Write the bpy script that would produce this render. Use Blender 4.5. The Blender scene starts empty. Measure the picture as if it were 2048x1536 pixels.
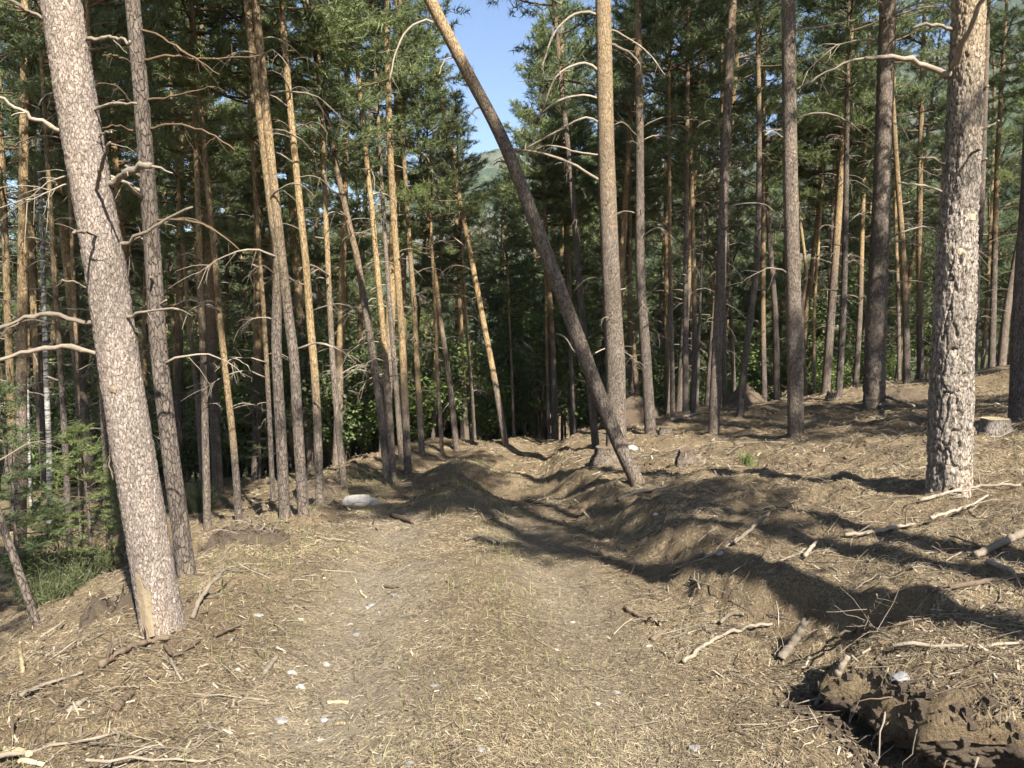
import bpy, math
import numpy as np
from mathutils import Vector, Matrix, Quaternion

S = bpy.context.scene
COL = S.collection
R = math.radians
rng = np.random.default_rng(7)

# ---------------------------------------------------------------- camera, sky, sun, exposure
PITCH = R(6.0)
EYE = 1.6
FPX = 1540.0                                   # focal length in photo pixels (photo 2048 wide)
cd = bpy.data.cameras.new('camera'); cam = bpy.data.objects.new('camera', cd); COL.objects.link(cam)
cam.location = (0, 0, EYE); cam.rotation_euler = (R(90) - PITCH, 0, 0)
cd.sensor_width = 36; cd.lens = 36 * FPX / 2048; cd.clip_start = 0.05; cd.clip_end = 6000
S.camera = cam
SUN_EL, SUN_AZ = R(44), R(25)                  # the sun stands behind the camera, to the right
sun_vec = Vector((math.sin(SUN_AZ) * math.cos(SUN_EL), -math.cos(SUN_AZ) * math.cos(SUN_EL), math.sin(SUN_EL)))
w = bpy.data.worlds.new('World'); S.world = w; w.use_nodes = True
nt = w.node_tree; nt.nodes.clear()
sky = nt.nodes.new('ShaderNodeTexSky'); sky.sky_type = 'NISHITA'; sky.sun_disc = False
sky.sun_elevation = SUN_EL; sky.sun_rotation = math.atan2(sun_vec.x, sun_vec.y)
sky.altitude = 1300; sky.air_density = 1.0; sky.dust_density = 2.2; sky.ozone_density = 3.0
bg = nt.nodes.new('ShaderNodeBackground'); bg.inputs['Strength'].default_value = 0.064
wo = nt.nodes.new('ShaderNodeOutputWorld')
nt.links.new(sky.outputs[0], bg.inputs[0]); nt.links.new(bg.outputs[0], wo.inputs[0])
sl = bpy.data.lights.new('sun', 'SUN'); sl.energy = 5.0; sl.angle = R(0.53); sl.color = (1.0, 0.945, 0.86)
so = bpy.data.objects.new('sun', sl); COL.objects.link(so)
so.rotation_euler = sun_vec.to_track_quat('Z', 'Y').to_euler(); so.location = (8, -16, 30)
S.view_settings.view_transform = 'Standard'; S.view_settings.look = 'None'
S.view_settings.gamma = 1; S.view_settings.use_curve_mapping = False
S.view_settings.exposure = 1.8
C = S.cycles; C.max_bounces = 5; C.diffuse_bounces = 4; C.glossy_bounces = 1; C.transmission_bounces = 2; C.transparent_max_bounces = 4
C.caustics_reflective = C.caustics_refractive = False; C.use_denoising = True; C.denoiser = 'OPENIMAGEDENOISE'; C.denoising_prefilter = 'ACCURATE'; S.render.filter_size = 1.2; C.use_adaptive_sampling = True; C.adaptive_threshold = 0.02

# ---------------------------------------------------------------- numpy noise
def _hash(ix, iy, seed):
    h = (ix.astype(np.int64) * 374761393 + iy.astype(np.int64) * 668265263 + seed * 1442695041) & 0xffffffff
    h = ((h ^ (h >> 13)) * 1274126177) & 0xffffffff
    h = ((h ^ (h >> 16)) * 2246822519) & 0xffffffff
    return ((h ^ (h >> 15)) & 0xffffff) / float(0xffffff)
def vnoise(x, y, seed=0):
    x = np.asarray(x, float); y = np.asarray(y, float)
    ix = np.floor(x); iy = np.floor(y); fx = x - ix; fy = y - iy
    fx = fx * fx * fx * (fx * (fx * 6 - 15) + 10); fy = fy * fy * fy * (fy * (fy * 6 - 15) + 10)
    a = _hash(ix, iy, seed); b = _hash(ix + 1, iy, seed); c = _hash(ix, iy + 1, seed); d = _hash(ix + 1, iy + 1, seed)
    return (a * (1 - fx) + b * fx) * (1 - fy) + (c * (1 - fx) + d * fx) * fy
def fbm(x, y, seed=0, octv=4):
    x = np.asarray(x, float); y = np.asarray(y, float)
    s = 0; a = 0.5; n = 0
    for o in range(octv):
        s = s + a * (vnoise(x, y, seed + o * 17) - 0.5); n += a; a *= 0.5; x = x * 2.03 + 5.1; y = y * 2.03 + 1.7
    return s / n * 2                                # about -1..1
def worley(x, y, seed, px=None):
    """F1, F2 and cell value of a jittered grid, periodic in x with period px cells"""
    ix = np.floor(x); iy = np.floor(y)
    f1 = np.full(x.shape, 9.0); f2 = np.full(x.shape, 9.0); val = np.zeros(x.shape)
    for dx in (-1, 0, 1):
        for dy in (-1, 0, 1):
            cx = ix + dx; cy = iy + dy
            hx = np.mod(cx, px) if px else cx
            jx = _hash(hx, cy, seed); jy = _hash(hx, cy, seed + 5)
            d = np.hypot(cx + 0.1 + 0.8 * jx - x, cy + 0.1 + 0.8 * jy - y)
            near = d < f1
            f2 = np.where(near, f1, np.minimum(f2, d)); val = np.where(near, _hash(hx, cy, seed + 9), val); f1 = np.where(near, d, f1)
    return f1, f2, val
def sstep(a, b, x):
    t = np.clip((np.asarray(x, float) - a) / (b - a), 0, 1); return t * t * (3 - 2 * t)

# ---------------------------------------------------------------- terrain height
_LY = np.array([-400, -60, 0, 5, 8, 12, 15, 17, 19, 21, 25, 35, 50, 80, 150, 260, 4000.])
_LZ = np.array([25, 5.5, 0, -.50, -.86, -1.42, -1.76, -1.84, -1.86, -2.1, -2.95, -5.2, -8.2, -13, -20, -26, -26.])
_CY = np.array([-400, 0, 3, 6, 9, 12, 15, 18, 22, 30, 60, 4000.])
_CX = np.array([0, 0, -.1, -.3, -.6, -1.0, -1.0, -.7, .4, 2.5, 8, 8.])
def smooth_interp(y, X, Y):
    y = np.asarray(y, float); e = 0.7
    return (np.interp(y - e, X, Y) + 2 * np.interp(y, X, Y) + np.interp(y + e, X, Y)) / 4
BANK = (2.56, 3.50)
def bank_rel(x, y):
    a = np.arctan2(y - BANK[1], x - BANK[0])
    rr = np.hypot((x - BANK[0]) / 1.0, (y - BANK[1]) / 0.62)
    edge = 1 + 0.07 * np.sin(3 * a + 1.0) + 0.05 * np.sin(7 * a + .3) + .035 * np.sin(13 * a + 1.3)
    return rr / edge
def H(x, y):
    x = np.asarray(x, float); y = np.asarray(y, float)
    far = sstep(60, 200, np.hypot(x, y))
    u = x - smooth_interp(y, _CY, _CX)
    z = smooth_interp(y, _LY, _LZ)
    wob = 0.28 * fbm(y * 0.45, y * 0 + 3.3, 11, 3)
    # track: two ruts and a hump between them
    z = z - 0.085 * np.exp(-((u - 0.78 - wob * .4) / 0.30) ** 2) - 0.10 * np.exp(-((u + 0.80 - wob * .4) / 0.34) ** 2) + 0.07 * np.exp(-(u / 0.40) ** 2)
    # bank and slope on the right
    ur = u - 1.75 - wob - .75 * sstep(6.0, 3.2, y)
    rise = 0.38 * sstep(-0.25, 0.40, ur) + 0.145 * np.clip(ur - 0.2, 0, 45)
    drop = 0.36 * np.clip(-u - 2.45 + wob * .5, 0, 2.4) + 0.07 * np.clip(-u - 4.8, 0, 60)
    z = z + (rise - drop) * (1 - far * 0.7)
    # mounds across the track farther on
    z = z + 0.24 * np.exp(-((u - 0.1) / 1.1) ** 2) * (np.exp(-((y - 10.6) / .9) ** 2) + 1.2 * np.exp(-((y - 14.4) / 1.0) ** 2))
    z = z - 0.12 * np.exp(-((u - 0.9) / .8) ** 2) * np.exp(-((y - 12.5) / 1.0) ** 2)
    off = sstep(1.2, 2.2, np.abs(u))
    z = z + (0.03 + 0.10 * off) * fbm(x * 0.8, y * 0.8, 21, 3)
    z = z + (0.026 + 0.05 * off) * fbm(x * 3.1, y * 3.1, 31, 3) * (1 - far) + ((.008 + .018 * off) * fbm(x * 9, y * 9, 33, 2) + (.003 + .012 * off) * fbm(x * 19, y * 19, 35, 2)) * (1 - far)
    ero = np.exp(-((ur - .05) / .35) ** 2)
    z = z + ero * (0.05 * fbm(x * 5, y * 5, 41, 3) + .035 * fbm(x * 13, y * 13, 43, 3))
    # hole under the broken earth bank beside the track
    hole = np.exp(-((x - 1.85) / .50) ** 2 - ((y - 2.86) / .34) ** 2)
    z = z - 0.24 * hole
    return z + 3.0 * far * fbm(x * .012, y * .012, 51, 3)
_bz = float(H(BANK[0] - .5, BANK[1])) + .04
def bank_top(x, y):
    r = bank_rel(x, y)
    t = np.interp(r, [0, .5, .8, .93, .99], [.37, .35, .305, .26, .20])
    return np.where(r < .99, _bz + .018 + t + .035 * fbm(x * 4, y * 4, 61, 3) + .12 * (x - BANK[0]) - 0.10 * (y - BANK[1]), -99)
def G(x, y):
    return np.maximum(H(x, y), bank_top(x, y))
cam.location.z = EYE + float(H(0, 0))
CAMZ = cam.location.z
_cp, _sp = math.cos(PITCH), math.sin(PITCH)
def pix_dir(px, py):
    a = (px - 1024) / FPX; b = -(py - 768) / FPX
    return np.array([a, _cp + b * _sp, -_sp + b * _cp])
def pix_ground(px, py, lift=0.0, ymax=60):
    d = pix_dir(px, py)
    t = np.concatenate([np.arange(1.5, 12, .01), np.arange(12, ymax, .04)])
    P = d[None] * t[:, None]; P[:, 2] += CAMZ
    hit = np.nonzero(P[:, 2] < G(P[:, 0], P[:, 1]) + lift)[0]
    if len(hit) == 0: return None
    return P[hit[0]]
def pix_at(px, py, y):
    d = pix_dir(px, py); t = y / d[1]
    return np.array([d[0] * t, y, d[2] * t + CAMZ])

# ---------------------------------------------------------------- mesh helpers
def make_mesh(name, V, quads=None, tris=None, mats=(), attrs=None, smooth=True):
    me = bpy.data.meshes.new(name)
    V = np.asarray(V, np.float32)
    me.vertices.add(len(V)); me.vertices.foreach_set('co', V.ravel())
    loops = []; starts = []; off = 0
    if quads is not None and len(quads):
        q = np.asarray(quads, np.int32); loops.append(q.ravel()); starts.append(np.arange(len(q)) * 4); off = len(q) * 4
    if tris is not None and len(tris):
        t = np.asarray(tris, np.int32); loops.append(t.ravel()); starts.append(off + np.arange(len(t)) * 3)
    loops = np.concatenate(loops).astype(np.int32); starts = np.concatenate(starts).astype(np.int32)
    me.loops.add(len(loops)); me.loops.foreach_set('vertex_index', loops)
    me.polygons.add(len(starts)); me.polygons.foreach_set('loop_start', starts)
    me.polygons.foreach_set('use_smooth', np.full(len(starts), smooth))
    for k, v in (attrs or {}).items():
        a = me.attributes.new(k, 'FLOAT', 'POINT'); a.data.foreach_set('value', np.asarray(v, np.float32))
    me.update(calc_edges=True)
    for m in mats: me.materials.append(m)
    return me
class MB:
    def __init__(s): s.V = []; s.Q = []; s.T = []; s.A = {}; s.n = 0
    def add(s, V, Q=None, T=None, **attrs):
        V = np.asarray(V, float)
        if Q is not None and len(Q): s.Q.append(np.asarray(Q) + s.n)
        if T is not None and len(T): s.T.append(np.asarray(T) + s.n)
        for k, v in attrs.items(): s.A.setdefault(k, []).append(np.broadcast_to(np.asarray(v, float), (len(V),)))
        s.V.append(V); s.n += len(V)
    def mesh(s, name, mats, smooth=True):
        return make_mesh(name, np.concatenate(s.V), np.concatenate(s.Q) if s.Q else None, np.concatenate(s.T) if s.T else None,
                         mats, {k: np.concatenate(v) for k, v in s.A.items()}, smooth)
def tube(P, rad, seg=6, cap=True, rough=0, rg=None):
    P = np.asarray(P, float); n = len(P); rad = np.broadcast_to(np.asarray(rad, float), (n,))
    T = np.gradient(P, axis=0); T /= np.linalg.norm(T, axis=1)[:, None] + 1e-12
    mean = np.abs(T.mean(0)); ref = np.array([1., 0, 0]) if mean[0] < 0.6 else (np.array([0, 1., 0]) if mean[1] < .6 else np.array([0, 0, 1.]))
    U = np.cross(T, ref); U /= np.linalg.norm(U, axis=1)[:, None] + 1e-12; W = np.cross(T, U)
    a = np.arange(seg) / seg * 2 * np.pi
    rr = rad[:, None] * np.ones(seg)[None]
    if rough and rg is not None: rr = rr * (1 + rough * rg.standard_normal(rr.shape))
    V = P[:, None] + rr[..., None] * (np.cos(a)[None, :, None] * U[:, None] + np.sin(a)[None, :, None] * W[:, None])
    V = V.reshape(-1, 3)
    i = np.arange(n - 1)[:, None] * seg; j = np.arange(seg)[None]; jn = (j + 1) % seg
    Q = np.stack([i + j, i + jn, i + seg + jn, i + seg + j], -1).reshape(-1, 4)
    Tn = None
    if cap:
        V = np.vstack([V, P[0], P[-1]]); c0 = len(V) - 2; c1 = len(V) - 1; j = np.arange(seg); jn = (j + 1) % seg
        Tn = np.vstack([np.stack([np.full(seg, c0), jn, j], -1), np.stack([np.full(seg, c1), (n - 1) * seg + j, (n - 1) * seg + jn], -1)])
    return V, Q, Tn
def obj(name, me, parent=None, loc=None):
    o = bpy.data.objects.new(name, me); COL.objects.link(o)
    if parent is not None: o.parent = parent
    if loc is not None: o.location = loc
    return o
def tag(o, label=None, cat=None, group=None, kind=None):
    if label: o['label'] = label
    if cat: o['category'] = cat
    if group: o['group'] = group
    if kind: o['kind'] = kind
    return o
def empty(name, loc, rz=0):
    o = bpy.data.objects.new(name, None); COL.objects.link(o); o.location = loc; o.rotation_euler = (0, 0, rz); o.empty_display_size = .2
    return o
def spline(pts, n):
    pts = np.asarray(pts, float)
    if len(pts) == 2: return pts[0] + (pts[1] - pts[0]) * np.linspace(0, 1, n)[:, None]
    P = np.vstack([2 * pts[0] - pts[1], pts, 2 * pts[-1] - pts[-2]])
    L = np.concatenate([[0], np.cumsum(np.linalg.norm(np.diff(pts, axis=0), axis=1))]); s = np.linspace(0, L[-1], n)
    k = np.clip(np.searchsorted(L, s, 'right') - 1, 0, len(pts) - 2); t = ((s - L[k]) / (L[k + 1] - L[k]))[:, None]
    p0, p1, p2, p3 = P[k], P[k + 1], P[k + 2], P[k + 3]
    return .5 * (2 * p1 + (p2 - p0) * t + (2 * p0 - 5 * p1 + 4 * p2 - p3) * t * t + (3 * p1 - p0 - 3 * p2 + p3) * t ** 3)

# ---------------------------------------------------------------- materials
def mat(name):
    m = bpy.data.materials.new(name); m.use_nodes = True; n = m.node_tree
    return m, n, n.nodes['Principled BSDF'], n.nodes, n.links
def ramp(nodes, stops, interp='LINEAR'):
    r = nodes.new('ShaderNodeValToRGB'); e = r.color_ramp.elements; r.color_ramp.interpolation = interp
    e[0].position = stops[0][0]; e[0].color = (*stops[0][1], 1); e[1].position = stops[-1][0]; e[1].color = (*stops[-1][1], 1)
    for p, c in stops[1:-1]:
        x = e.new(p); x.color = (*c, 1)
    return r
def mixc(N, Lk, fac, a, b, mode='MIX'):
    m = N.new('ShaderNodeMix'); m.data_type = 'RGBA'; m.blend_type = mode
    for sock, v in ((m.inputs[0], fac), (m.inputs[6], a), (m.inputs[7], b)):
        if hasattr(v, 'is_linked'): Lk.new(v, sock)
        elif isinstance(v, tuple): sock.default_value = (*v, 1)
        else: sock.default_value = v
    return m.outputs[2]
def noise_n(N, Lk, scale, detail=4, vec=None, rough=.55):
    n = N.new('ShaderNodeTexNoise'); n.inputs['Scale'].default_value = scale; n.inputs['Detail'].default_value = detail; n.inputs['Roughness'].default_value = rough
    if vec is not None: Lk.new(vec, n.inputs['Vector'])
    return n
def objcoord(N, Lk, scl=(1, 1, 1)):
    t = N.new('ShaderNodeTexCoord'); mp = N.new('ShaderNodeMapping'); mp.inputs['Scale'].default_value = scl
    Lk.new(t.outputs['Object'], mp.inputs[0]); return mp.outputs[0]
def bump(N, Lk, h, strength, dist, bs):
    b = N.new('ShaderNodeBump'); b.inputs['Strength'].default_value = strength; b.inputs['Distance'].default_value = dist
    Lk.new(h, b.inputs['Height']); Lk.new(b.outputs[0], bs.inputs['Normal']); return b
def attr(N, name):
    a = N.new('ShaderNodeAttribute'); a.attribute_name = name; return a.outputs['Fac']

def bark_material(name, low, lowdark, high, highdark, vs, zs, bstr=.8, geo=False):
    """grey plated bark below, thin orange bark above; attribute orange tells where on the tree"""
    m, n, B, N, L = mat(name)
    v = objcoord(N, L, (1, 1, zs))
    wn = noise_n(N, L, 9, 3, v); 
    wv = N.new('ShaderNodeVectorMath'); wv.operation = 'SCALE'; L.new(wn.outputs['Color'], wv.inputs[0]); wv.inputs['Scale'].default_value = .06
    va = N.new('ShaderNodeVectorMath'); va.operation = 'ADD'; L.new(v, va.inputs[0]); L.new(wv.outputs[0], va.inputs[1])
    vo = N.new('ShaderNodeTexVoronoi'); vo.feature = 'DISTANCE_TO_EDGE'; vo.inputs['Scale'].default_value = vs; L.new(va.outputs[0], vo.inputs['Vector'])
    vc = N.new('ShaderNodeTexVoronoi'); vc.inputs['Scale'].default_value = vs; L.new(va.outputs[0], vc.inputs['Vector'])
    brk = noise_n(N, L, vs * 1.7, 4, v, .7)
    bs_ = N.new('ShaderNodeMath'); bs_.operation = 'MULTIPLY_ADD'; L.new(brk.outputs['Fac'], bs_.inputs[0]); bs_.inputs[1].default_value = .62; bs_.inputs[2].default_value = -.25
    ed = N.new('ShaderNodeMath'); ed.operation = 'ADD'; L.new(vo.outputs['Distance'], ed.inputs[0]); L.new(bs_.outputs[0], ed.inputs[1])
    er = ramp(N, [(0, (0, 0, 0)), (.17, (1, 1, 1))]); L.new(ed.outputs[0], er.inputs[0])
    sep = N.new('ShaderNodeSeparateColor'); L.new(vc.outputs['Color'], sep.inputs[0])
    fine = noise_n(N, L, 85, 5, v, .75)
    big = noise_n(N, L, 2.2, 3, v)
    lowc = mixc(N, L, sep.outputs[0], tuple(c * .66 for c in low), tuple(c * 1.1 for c in low))
    lowc = mixc(N, L, er.outputs[0], lowdark, lowc)
    fl = noise_n(N, L, 38, 4, v, .7); flr = ramp(N, [(.38, (0, 0, 0)), (.60, (1, 1, 1))]); L.new(fl.outputs['Fac'], flr.inputs[0])
    hi = mixc(N, L, flr.outputs[0], highdark, high)
    om = N.new('ShaderNodeMapRange'); L.new(big.outputs['Fac'], om.inputs[0]); om.inputs[3].default_value = -.28; om.inputs[4].default_value = .28
    oa = N.new('ShaderNodeMath'); oa.operation = 'ADD'; oa.use_clamp = True; L.new(attr(N, 'orange'), oa.inputs[0]); L.new(om.outputs[0], oa.inputs[1])
    col = mixc(N, L, oa.outputs[0], lowc, hi)
    fr = ramp(N, [(.3, (.5, .5, .5)), (.5, (.95, .95, .95)), (.72, (1.3, 1.3, 1.3))]); L.new(fine.outputs['Fac'], fr.inputs[0])
    col = mixc(N, L, 1.0, col, fr.outputs[0], 'MULTIPLY')
    oi = N.new('ShaderNodeObjectInfo'); orr = ramp(N, [(0, (.66, .66, .68)), (1, (1.15, 1.12, 1.06))]); L.new(oi.outputs['Random'], orr.inputs[0])
    col = mixc(N, L, 1.0, col, orr.outputs[0], 'MULTIPLY')
    b2 = noise_n(N, L, 1.3, 4, v, .6); b2r = ramp(N, [(.3, (.66, .66, .64)), (.5, (1, 1, 1)), (.7, (1.16, 1.12, 1.05))]); L.new(b2.outputs['Fac'], b2r.inputs[0]); col = mixc(N, L, 1.0, col, b2r.outputs[0], 'MULTIPLY')
    L.new(col, B.inputs['Base Color']); B.inputs['Roughness'].default_value = .88; B.inputs['Specular IOR Level'].default_value = .2
    ad = N.new('ShaderNodeMath'); ad.operation = 'MULTIPLY_ADD'; L.new(fine.outputs['Fac'], ad.inputs[0]); ad.inputs[1].default_value = .6; L.new(er.outputs[0], ad.inputs[2])
    bump(N, L, ad.outputs[0], bstr, .022 if not geo else .010, B)
    return m
M_BARK = bark_material('pine_bark', (.20, .165, .135), (.06, .047, .037), (.41, .305, .165), (.20, .135, .07), 36, .36)
M_BARKL = bark_material('scaly_pinkish_bark', (.37, .31, .26), (.19, .148, .118), (.38, .30, .20), (.24, .175, .115), 64, .45, .8, True)
M_BARKR = bark_material('furrowed_grey_bark', (.31, .27, .232), (.08, .063, .052), (.42, .31, .15), (.22, .15, .07), 42, .35, .9, True)

def wood_material(name, a, b, scale=30, zst=.2):
    m, n, B, N, L = mat(name)
    v = objcoord(N, L, (1, 1, 1)); f = noise_n(N, L, scale, 5, v, .7); g = noise_n(N, L, 4, 3, v)
    c = mixc(N, L, f.outputs['Fac'], a, b)
    oi = N.new('ShaderNodeObjectInfo'); orr = ramp(N, [(0, (.62, .6, .58)), (1, (1.2, 1.18, 1.15))]); L.new(oi.outputs['Random'], orr.inputs[0])
    c = mixc(N, L, 1.0, c, orr.outputs[0], 'MULTIPLY')
    gr = ramp(N, [(.3, (.75, .75, .75)), (.7, (1.1, 1.1, 1.1))]); L.new(g.outputs['Fac'], gr.inputs[0])
    c = mixc(N, L, 1.0, c, gr.outputs[0], 'MULTIPLY')
    L.new(c, B.inputs['Base Color']); B.inputs['Roughness'].default_value = .85; B.inputs['Specular IOR Level'].default_value = .2
    bump(N, L, f.outputs['Fac'], .9, .010, B); return m
M_DEAD = wood_material('weathered_dead_wood', (.13, .105, .08), (.36, .31, .24))
M_TWIG = wood_material('brown_twig', (.08, .058, .042), (.21, .16, .11))
M_LIMB = wood_material('live_limb', (.07, .05, .036), (.18, .12, .07))
M_TORN = wood_material('torn_resinous_wood', (.13, .10, .065), (.27, .22, .145))
M_FRESH = wood_material('fresh_split_wood', (.34, .26, .14), (.54, .45, .29))

def tone_material(name, stops, rough=.8, trans=0.0, objvar=0):
    """colour chosen by the per-piece attribute tone"""
    m, n, B, N, L = mat(name)
    r = ramp(N, stops); L.new(attr(N, 'tone'), r.inputs[0]); c = r.outputs[0]
    if objvar:
        oi = N.new('ShaderNodeObjectInfo'); orr = ramp(N, [(0, (1 - objvar, 1 - objvar * .9, 1 - objvar * .6)), (1, (1 + objvar, 1 + objvar * .8, 1 - objvar * .2))]); L.new(oi.outputs['Random'], orr.inputs[0])
        c = mixc(N, L, 1.0, c, orr.outputs[0], 'MULTIPLY')
    L.new(c, B.inputs['Base Color']); B.inputs['Roughness'].default_value = rough; B.inputs['Specular IOR Level'].default_value = .3
    if trans:
        t = N.new('ShaderNodeBsdfTranslucent'); L.new(c, t.inputs[0]); mx = N.new('ShaderNodeMixShader'); mx.inputs[0].default_value = trans
        L.new(B.outputs[0], mx.inputs[1]); L.new(t.outputs[0], mx.inputs[2]); L.new(mx.outputs[0], N['Material Output'].inputs[0])
    return m
M_NEEDLE = tone_material('pine_needles', [(0, (.098, .130, .060)), (.5, (.160, .200, .092)), (1, (.245, .285, .14))], .5, .46, .22)
M_LEAF = tone_material('broad_leaves', [(0, (.08, .12, .035)), (.6, (.15, .205, .065)), (1, (.24, .29, .10))], .5, .42, .25)
M_BROOM = tone_material('broom_stems', [(0, (.045, .05, .022)), (.6, (.075, .09, .035)), (1, (.15, .15, .07))], .6, .1)
M_GRASS = tone_material('grass_blades', [(0, (.10, .12, .04)), (.6, (.20, .21, .08)), (1, (.38, .35, .17))], .6, .3)
M_GREENGRASS = tone_material('green_grass', [(0, (.07, .10, .025)), (1, (.17, .21, .06))], .5, .3)
M_LITTER = tone_material('fallen_pine_needles', [(0, (.080, .056, .034)), (.35, (.205, .155, .092)), (.7, (.345, .280, .172)), (1, (.47, .40, .265))], .7)
M_CHIP = tone_material('wood_chips', [(0, (.045, .034, .025)), (.45, (.155, .12, .082)), (.8, (.275, .23, .16)), (1, (.43, .38, .28))], .8)

# forest floor
m, n, B, N, L = mat('needle_covered_soil'); M_SOIL = m
v = objcoord(N, L)
n1 = noise_n(N, L, 1.1, 4, v); n2 = noise_n(N, L, 9, 6, v, .7); n3 = noise_n(N, L, 70, 5, v, .75); n4 = noise_n(N, L, .5, 2, v)
wv = N.new('ShaderNodeTexVoronoi'); wv.inputs['Scale'].default_value = 42; L.new(v, wv.inputs['Vector'])
c = mixc(N, L, n2.outputs['Fac'], (.13, .098, .062), (.33, .265, .168))
r3 = ramp(N, [(.3, (.45, .42, .38)), (.55, (1, 1, 1)), (.75, (1.55, 1.5, 1.4))]); L.new(n3.outputs['Fac'], r3.inputs[0])
c = mixc(N, L, 1.0, c, r3.outputs[0], 'MULTIPLY')
r1 = ramp(N, [(.3, (.75, .7, .68)), (.7, (1.12, 1.1, 1.08))]); L.new(n1.outputs['Fac'], r1.inputs[0])
c = mixc(N, L, 1.0, c, r1.outputs[0], 'MULTIPLY')
r4 = ramp(N, [(.52, (0, 0, 0)), (.66, (1, 1, 1))]); L.new(n4.outputs['Fac'], r4.inputs[0])
ms = N.new('ShaderNodeMath'); ms.operation = 'MULTIPLY'; L.new(r4.outputs[0], ms.inputs[0]); L.new(attr(N, 'moss'), ms.inputs[1])
ms2 = N.new('ShaderNodeMath'); ms2.operation = 'SUBTRACT'; L.new(attr(N, 'moss'), ms2.inputs[0]); ms2.inputs[1].default_value = 1.0; ms2.use_clamp = True
ms3 = N.new('ShaderNodeMath'); ms3.operation = 'MAXIMUM'; L.new(ms.outputs[0], ms3.inputs[0]); L.new(ms2.outputs[0], ms3.inputs[1]); ms3.use_clamp = True
c = mixc(N, L, ms3.outputs[0], c, (.085, .092, .034))
gm = N.new('ShaderNodeMath'); gm.operation = 'MULTIPLY'; L.new(attr(N, 'gravel'), gm.inputs[0]); L.new(wv.outputs['Distance'], gm.inputs[1])
c = mixc(N, L, gm.outputs[0], c, (.34, .30, .235))
L.new(c, B.inputs['Base Color']); B.inputs['Roughness'].default_value = .95; B.inputs['Specular IOR Level'].default_value = .1
ad = N.new('ShaderNodeMath'); ad.operation = 'MULTIPLY_ADD'; L.new(n3.outputs['Fac'], ad.inputs[0]); ad.inputs[1].default_value = .5; L.new(n2.outputs['Fac'], ad.inputs[2])
bump(N, L, ad.outputs[0], 1.0, .065, B)

m, n, B, N, L = mat('dark_crumbly_earth'); M_EARTH = m
v = objcoord(N, L); n2 = noise_n(N, L, 26, 8, v, .8); n3 = noise_n(N, L, 160, 4, v, .8)
c = mixc(N, L, n2.outputs['Fac'], (.055, .038, .024), (.20, .145, .09)); r3 = ramp(N, [(.3, (.6, .6, .6)), (.7, (1.3, 1.3, 1.3))]); L.new(n3.outputs['Fac'], r3.inputs[0])
c = mixc(N, L, 1.0, c, r3.outputs[0], 'MULTIPLY')
L.new(c, B.inputs['Base Color']); B.inputs['Roughness'].default_value = .95; bump(N, L, n2.outputs['Fac'], 1.0, .06, B)

def stone_material(name, a, b):
    m, n, B, N, L = mat(name)
    v = objcoord(N, L); f = noise_n(N, L, 14, 6, v, .65); c = mixc(N, L, f.outputs['Fac'], a, b)
    L.new(c, B.inputs['Base Color']); B.inputs['Roughness'].default_value = .75; bump(N, L, f.outputs['Fac'], .5, .02, B); return m
M_QUARTZ = stone_material('white_quartz', (.17, .15, .12), (.43, .41, .37))
M_SLATE = stone_material('grey_slate', (.12, .12, .118), (.27, .265, .26))
M_BIRCH = None
m, n, B, N, L = mat('birch_bark'); M_BIRCH = m
v = objcoord(N, L, (1, 1, 6)); f = noise_n(N, L, 3.5, 5, v, .7); r = ramp(N, [(.42, (.05, .045, .04)), (.54, (.30, .285, .255)), (.8, (.44, .425, .39))]); L.new(f.outputs['Fac'], r.inputs[0])
L.new(r.outputs[0], B.inputs['Base Color']); B.inputs['Roughness'].default_value = .8
m, n, B, N, L = mat('sawn_pine_end'); M_CUT = m
v = objcoord(N, L); wvt = N.new('ShaderNodeTexWave'); wvt.wave_type = 'RINGS'; wvt.rings_direction = 'Z'; wvt.inputs['Scale'].default_value = 22; wvt.inputs['Distortion'].default_value = 1.2; L.new(v, wvt.inputs['Vector'])
c = mixc(N, L, wvt.outputs['Fac'], (.30, .23, .125), (.41, .34, .20)); L.new(c, B.inputs['Base Color']); B.inputs['Roughness'].default_value = .8
m, n, B, N, L = mat('wooded_hillside'); M_HILL = m
v = objcoord(N, L); f = noise_n(N, L, .15, 6, v, .75); g = noise_n(N, L, .014, 4, v)
r = ramp(N, [(.35, (.020, .035, .018)), (.55, (.055, .085, .035)), (.75, (.11, .14, .06))]); L.new(f.outputs['Fac'], r.inputs[0])
rg_ = ramp(N, [(.5, (0, 0, 0)), (.62, (1, 1, 1))]); L.new(g.outputs['Fac'], rg_.inputs[0])
c = mixc(N, L, rg_.outputs[0], r.outputs[0], (.16, .15, .11)); L.new(c, B.inputs['Base Color']); B.inputs['Roughness'].default_value = .9
bump(N, L, f.outputs['Fac'], 1.0, 6, B)

# ---------------------------------------------------------------- ground sheet
def axis(lo_f, hi_f, step, lo, hi, g=1.09):
    a = list(np.arange(lo_f, hi_f + 1e-6, step)); s = step
    while a[-1] < hi: s *= g; a.append(a[-1] + s)
    s = step; b = [a[0]]
    while b[-1] > lo: s *= g; b.append(b[-1] - s)
    return np.array(b[:0:-1] + a)
gx = axis(-5.0, 6.0, .035, -1500, 1500); gy = axis(2.6, 10.5, .035, -600, 1900, 1.05)
GX, GY = np.meshgrid(gx, gy)
GZ = H(GX, GY)
GZ = np.where(bank_rel(GX, GY) < .62, GZ - .05, GZ)
V = np.stack([GX, GY, GZ], -1).reshape(-1, 3)
nx, ny = len(gx), len(gy)
i = np.arange(ny - 1)[:, None] * nx; j = np.arange(nx - 1)[None]
Q = np.stack([i + j, i + j + 1, i + nx + j + 1, i + nx + j], -1).reshape(-1, 4)
U = (GX - smooth_interp(GY, _CY, _CX))
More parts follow.
